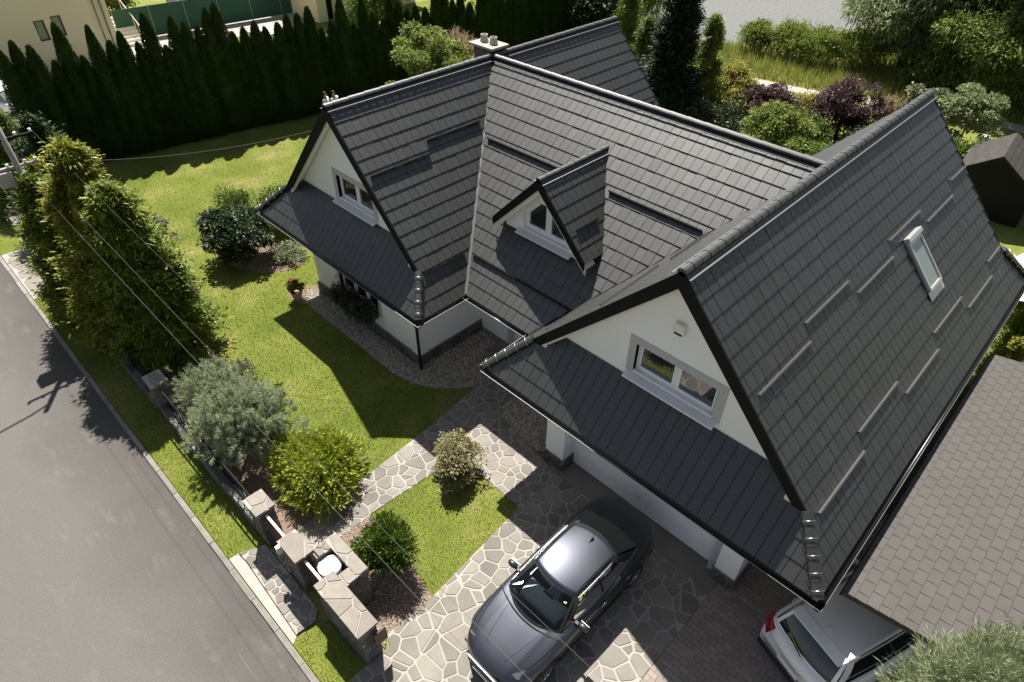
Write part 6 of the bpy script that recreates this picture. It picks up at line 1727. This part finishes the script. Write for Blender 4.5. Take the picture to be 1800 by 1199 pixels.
# forecourt and car roof seen past the hedge
sheet('forecourt', [(-45, -20), (-26, -20), (-26, -3), (-37.5, 8), (-37.5, 20), (-45, 20)], -0.012, M['concrete'])
# external stair with railing
st = empty('outdoor_stair', (-38.8, 5.2, 0)); tag(st, 'outdoor stair with pale railing at the corner of the yellow house', 'stair')
for i in range(8):
    MB().box(-1.8 - .3 * i, -1.5 - .3 * i, -0.6, 1.4, 0, 0.18 * (i + 1)).build('step', M['cream'], st)
for s in (-0.55, 1.4):
    rl = MB().tube([(-1.5, s, 1.0), (-4.2, s, 2.45)], 0.03, 6).build('handrail', M['cream'], st)
    for i in range(6): MB().tube([(-1.5 - .54 * i, s, 0.1 + .29 * i), (-1.5 - .54 * i, s, 1.0 + .29 * i)], 0.02, 5).build('baluster', M['cream'], rl)
# green screen fence
M['screen'] = mat('green_screen_net', (0.020, 0.075, 0.045), 0.8, noise=(0.5, 4), col2=(0.028, 0.095, 0.060), bump=(6, .4))
gf = empty('screen_fence', (-40.2, 12.5, 0)); tag(gf, 'long dark green privacy screen fence behind the hedge', 'fence')
for k in range(6):
    y0 = -7.0 + k * 2.35
    a = (-1.6 + k * .28, y0, 0); b = (-1.6 + (k + 1) * .28, y0 + 2.35, 0)
    MB().prism([(a[0], a[1] + .03, 0.05), (b[0], b[1] - .03, 0.05), (b[0], b[1] - .03, 2.0), (a[0], a[1] + .03, 2.0)], (0, 0, 0), (-0.03, 0, 0)).build('screen_panel', M['screen'], gf)
    MB().tube([(a[0], a[1], 0), (a[0], a[1], 2.08)], 0.035, 8).build('post', M['guard'], gf)
# small greenhouse
M['poly'] = mat('polycarbonate', (0.55, 0.57, 0.58), 0.3, spec=.6)
gh = empty('greenhouse', (-45.6, 12.6, 0)); tag(gh, 'small arched greenhouse of clear panels beyond the green screen', 'greenhouse')
n = 9
for k in range(4):
    for j in range(n):
        t0, t1 = math.pi * j / n, math.pi * (j + 1) / n
        q = lambda t, yy: (1.35 * math.cos(t), yy, 0.5 + 1.35 * math.sin(t))
        y0, y1 = -1.5 + k * .8, -1.5 + (k + 1) * .8 - .04
        MB().prism([q(t0, y0), q(t0, y1), q(t1, y1), q(t1, y0)], (0, 0, 0), (0.01, 0, 0.01)).build('panel', M['poly'], gh)
MB().box(-1.36, 1.36, -1.52, 1.7, 0, 0.5).build('base', M['poly'], gh)
# pale bungalow further along
yb = empty('yellow_bungalow', (-36.5, 18.4, 0)); tag(yb, 'cream bungalow with dark doors beyond the hedge', 'house')
wall_holes('wall', [(-0.3, -0.1), (9, -0.1), (9, 3.2), (-0.3, 3.2)], [[(0.5, 0.0), (1.1, 0.0), (1.1, 2.3), (0.5, 2.3)], [(1.7, 1.3), (2.2, 1.3), (2.2, 2.4), (1.7, 2.4)], [(2.9, 0.0), (4.3, 0.0), (4.3, 2.3), (2.9, 2.3)]], facex(0), .3, M['yellow'], yb)
MB().box(-8, -.3, -0.3, 0, -.1, 3.2).build('wall', M['yellow'], yb)
MB().prism([(-8.5, -.8, 3.2), (.8, -.8, 3.2), (.8, 9.5, 3.2), (-8.5, 9.5, 3.2)], (0, 0, 0), (0, 0, .25)).build('roof', M['darkshingle'], yb)
for a, b, z0, z1 in ((.5, 1.1, 0, 2.3), (1.7, 2.2, 1.3, 2.4), (2.9, 4.3, 0, 2.3)):
    MB().box(-.28, -.22, a, b, z0, z1).build('door' if z0 == 0 else 'window', M['black'], yb)
# white terrace slab / cover and flowers near the screen
o = MB().box(-36.6, -34.6, 12.2, 13.9, 0.0, 0.55).build('covered_sandpit', M['binw'], bevel=.05); tag(o, 'low white covered box on the neighbour lawn behind the hedge', 'box')
sheet('neighbour_lawn', [(-37.4, 8), (-24.5, -2), (-19, 28), (-35, 40), (-37.4, 20)], -0.008, M['turf'])
# roof-only glimpse of a parked car by the yellow house
cv = empty('parked_car', (-32.5, -3.6, 0), 0.4); tag(cv, 'silver car half hidden behind the hedge at the far left', 'car')
MB().prism([(-2.1, -.85, .35), (2.1, -.85, .35), (2.15, -.85, .8), (1.1, -.85, .95), (-1.9, -.85, .95), (-2.15, -.85, .75)], (0, 0, 0), (0, 1.7, 0)).build('body', M['car_white'], cv, bevel=.12)
MB().prism([(1.05, -.75, .93), (.35, -.65, 1.42), (-1.2, -.65, 1.42), (-1.85, -.75, .93)], (0, 0, 0), (0, 1.4, 0)).build('cabin', M['skyglass'], cv, bevel=.08)
MB().prism([(.42, -.62, 1.40), (-1.2, -.62, 1.40), (-1.2, .62, 1.40), (.42, .62, 1.40)], (0, 0.02, 0), (0, .02, .05)).build('roof', M['car_white'], cv, bevel=.02)
for sx in (-1.35, 1.3):
    for sy in (-.85, .85):
        MB().tube([(sx, sy - .08, .32), (sx, sy + .08, .32)], .32, 16).build('wheel', M['tyre'], cv)
# leafy bits beyond the green screen
for k, (x_, y_, r_, lb) in enumerate(((-50, 8.2, 1.6, 'leafy shrub at the head of the outdoor stair'), (-49, 14.6, 1.8, 'shrub behind the greenhouse'), (-47.5, 18.6, 1.8, 'shrub beyond the green screen'))):
    put('leafy_shrub', lb, 'shrub', (x_, y_, 0), broadleaf((r_, r_, r_ * .7), 90, 40, 0.3, 400 + k, LM['mid'], base=r_ * .6, spread=.17))

# ------------------------------------------------------------------ gazebo and odd things at the right edge
gz_ = empty('garden_shed', (7.95, 22.9, 0)); tag(gz_, 'garden shed with dark brown shingled gable roof at the right edge', 'shed')
gz_.rotation_euler.z = 0.08
RH, EH, hwx = 2.85, 1.95, 1.3
for s, hwx, EH in ((-1, 1.3, 1.95), (1, 1.8, 1.604)):
    rf = MB().prism([(0, -1.5, RH), (s * hwx, -1.5, EH), (s * hwx, 1.6, EH), (0, 1.6, RH)] if s > 0 else [(0, 1.6, RH), (s * hwx, 1.6, EH), (s * hwx, -1.5, EH), (0, -1.5, RH)], (0, 0, -.08), (0, 0, 0)).build('roof_slope', M['shinglebase'], gz_)
    nr = 8
    for i in range(nr):
        for j in range(9):
            t0, t1 = i / nr, (i + 1) / nr
            y0 = -1.5 + j * .36 - (.18 if i % 2 else 0); y1 = min(y0 + .35, 1.6); y0 = max(y0, -1.5)
            V = [(s * hwx * t, y_, RH + (EH - RH) * t + dz) for t, y_, dz in ((t0, y0, .006), (t1 + .01, y0, .022), (t1 + .01, y1, .022), (t0, y1, .006))]
            link(bpy.data.objects.new('shingle', me_from('shingle', V, [(0, 1, 2, 3) if s > 0 else (3, 2, 1, 0)], M['darkshingle'])), rf)
wall_holes('gable_wall', [(-1.1, 0), (1.6, 0), (1.6, RH - .15 - 1.6 * .692), (0, RH - .15), (-1.1, RH - .15 - 1.1 * .692)], [], lambda a, z, d: (a, -1.0 + d, z), .08, M['black'], gz_)  # black panel paints the shade of the open shed front
MB().box(-1.1, -1.02, -.9, 1.5, 0, 1.85).build('side_wall', M['navy'], gz_); MB().box(1.52, 1.6, -.9, 1.5, 0, 1.5).build('side_wall', M['navy'], gz_)  # side walls coloured dark to continue that painted shade
MB().prism([(0, -1.53, RH + .02), (hwx, -1.53, EH + .02), (hwx, -1.53, EH - .14), (0, -1.53, RH - .14)], (0, 0, 0), (0, .03, 0)).build('verge_board', M['black'], gz_)
MB().prism([(-1.3, -1.53, 1.97), (0, -1.53, RH + .02), (0, -1.53, RH - .14), (-1.3, -1.53, 1.81)], (0, 0, 0), (0, .03, 0)).build('verge_board', M['black'], gz_)
o = MB().box(6.0, 6.5, 28.5, 28.9, 0, 1.0).build('white_box', M['binw'], bevel=.02); tag(o, 'white box among the shrubs beside the shed roof', 'box')
tn = empty('pool_cover', (12.0, 16.6, 0)); tag(tn, 'white arched cover at the right edge behind the garage', 'cover')
for k in range(3):
    V = []; F = []
    for j in range(13):
        t = math.pi * j / 12
        for yy in (-2.2 + k * 1.5, -2.2 + (k + 1) * 1.5 - .04): V.append((1.9 * math.cos(t) * (1 - .02 * k), yy, 1.25 * math.sin(t) * (1 - .02 * k)))
    F = [(2 * j, 2 * j + 1, 2 * j + 3, 2 * j + 2) for j in range(12)]
    link(bpy.data.objects.new('cover_segment', me_from('cover_segment', V, F, M['binw'], True)), tn)

# ------------------------------------------------------------------ two people on the far lawn
def person(label, loc, rz, top, bottom, hand_to):
    r = empty('person', loc, rz); tag(r, label, 'person', 'people by the hedge')
    def skin(nm, edges, rad, m, parent, root=0):
        me = bpy.data.meshes.new(nm)
        pts = [p for p, _ in rad]
        me.from_pydata(pts, edges, []); me.materials.append(m)
        o = bpy.data.objects.new(nm, me); link(o, parent)
        o.modifiers.new('skin', 'SKIN')
        for v, (p, q) in zip(me.skin_vertices[0].data, rad): v.radius = q if isinstance(q, tuple) else (q, q)
        me.skin_vertices[0].data[root].use_root = True
        s = o.modifiers.new('sub', 'SUBSURF'); s.levels = 1; s.render_levels = 2
        return o
    body = [((0, 0, .93), (.14, .11)), ((0, 0, 1.15), (.13, .10)), ((0, 0, 1.36), (.16, .11)), ((0, 0, 1.49), (.06, .06)), ((0, 0, 1.62), (.085, .10)), ((0, -.005, 1.73), (.06, .07)),
            ((.20, 0, 1.39), .055), ((.25, .02, 1.13), .045), ((.17, -.20, 1.05), .035), ((.12, -.28, 1.06), .03),
            ((-.20, 0, 1.39), .055), ((-.25, .02, 1.13), .045), ((-.17, -.20, 1.05), .035), ((-.12, -.28, 1.06), .03),
            ((.10, 0, .86), .085), ((.11, -.02, .48), .062), ((.11, .01, .09), .042), ((.12, -.13, .04), .035),
            ((-.10, 0, .86), .085), ((-.11, -.02, .48), .062), ((-.11, .01, .09), .042), ((-.12, -.13, .04), .035)]
    ed = [(0, 1), (1, 2), (2, 3), (3, 4), (4, 5), (2, 6), (6, 7), (7, 8), (8, 9), (2, 10), (10, 11), (11, 12), (12, 13), (0, 14), (14, 15), (15, 16), (16, 17), (0, 18), (18, 19), (19, 20), (20, 21)]
    skin('body', ed, body, M['skin'], r)
    k = 1.13
    sh = [((0, 0, .94), (.20, .17)), ((0, 0, 1.16), (.19, .16)), ((0, 0, 1.36), (.22, .17)), ((0, 0, 1.48), (.12, .11)), ((.22, 0, 1.38), .095), ((.26, .02, 1.14), .085), ((-.22, 0, 1.38), .095), ((-.26, .02, 1.14), .085)]
    skin('shirt', [(0, 1), (1, 2), (2, 3), (2, 4), (4, 5), (2, 6), (6, 7)], sh, top, r)
    tr = [((0, 0, 1.0), (.18, .15)), ((.10, 0, .86), .13), ((.11, -.02, .48), .10), ((.11, .01, .10), .085), ((-.10, 0, .86), .13), ((-.11, -.02, .48), .10), ((-.11, .01, .10), .085)]
    skin('trousers', [(0, 1), (1, 2), (2, 3), (0, 4), (4, 5), (5, 6)], tr, bottom, r)
    hb = bmesh.new(); bmesh.ops.create_uvsphere(hb, u_segments=14, v_segments=9, radius=.098)
    for v in hb.verts: v.co = Vector((v.co.x * .95, v.co.y * 1.08 + .018, v.co.z + 1.675))
    bmesh.ops.delete(hb, geom=[v for v in hb.verts if v.co.y < -.045 and v.co.z < 1.70], context='VERTS')
    me = bpy.data.meshes.new('hair'); hb.to_mesh(me); hb.free(); me.materials.append(M['hair'])
    link(bpy.data.objects.new('hair', me), r)
    return r
person('person in white top and brown trousers standing by the hedge', (-19.35, 7.72, 0), 2.3, M['shirt'], M['brown'], None)
person('person in white shirt and white trousers standing by the hedge', (-19.15, 8.12, 0), 2.0, M['shirt'], M['shirt'], None)
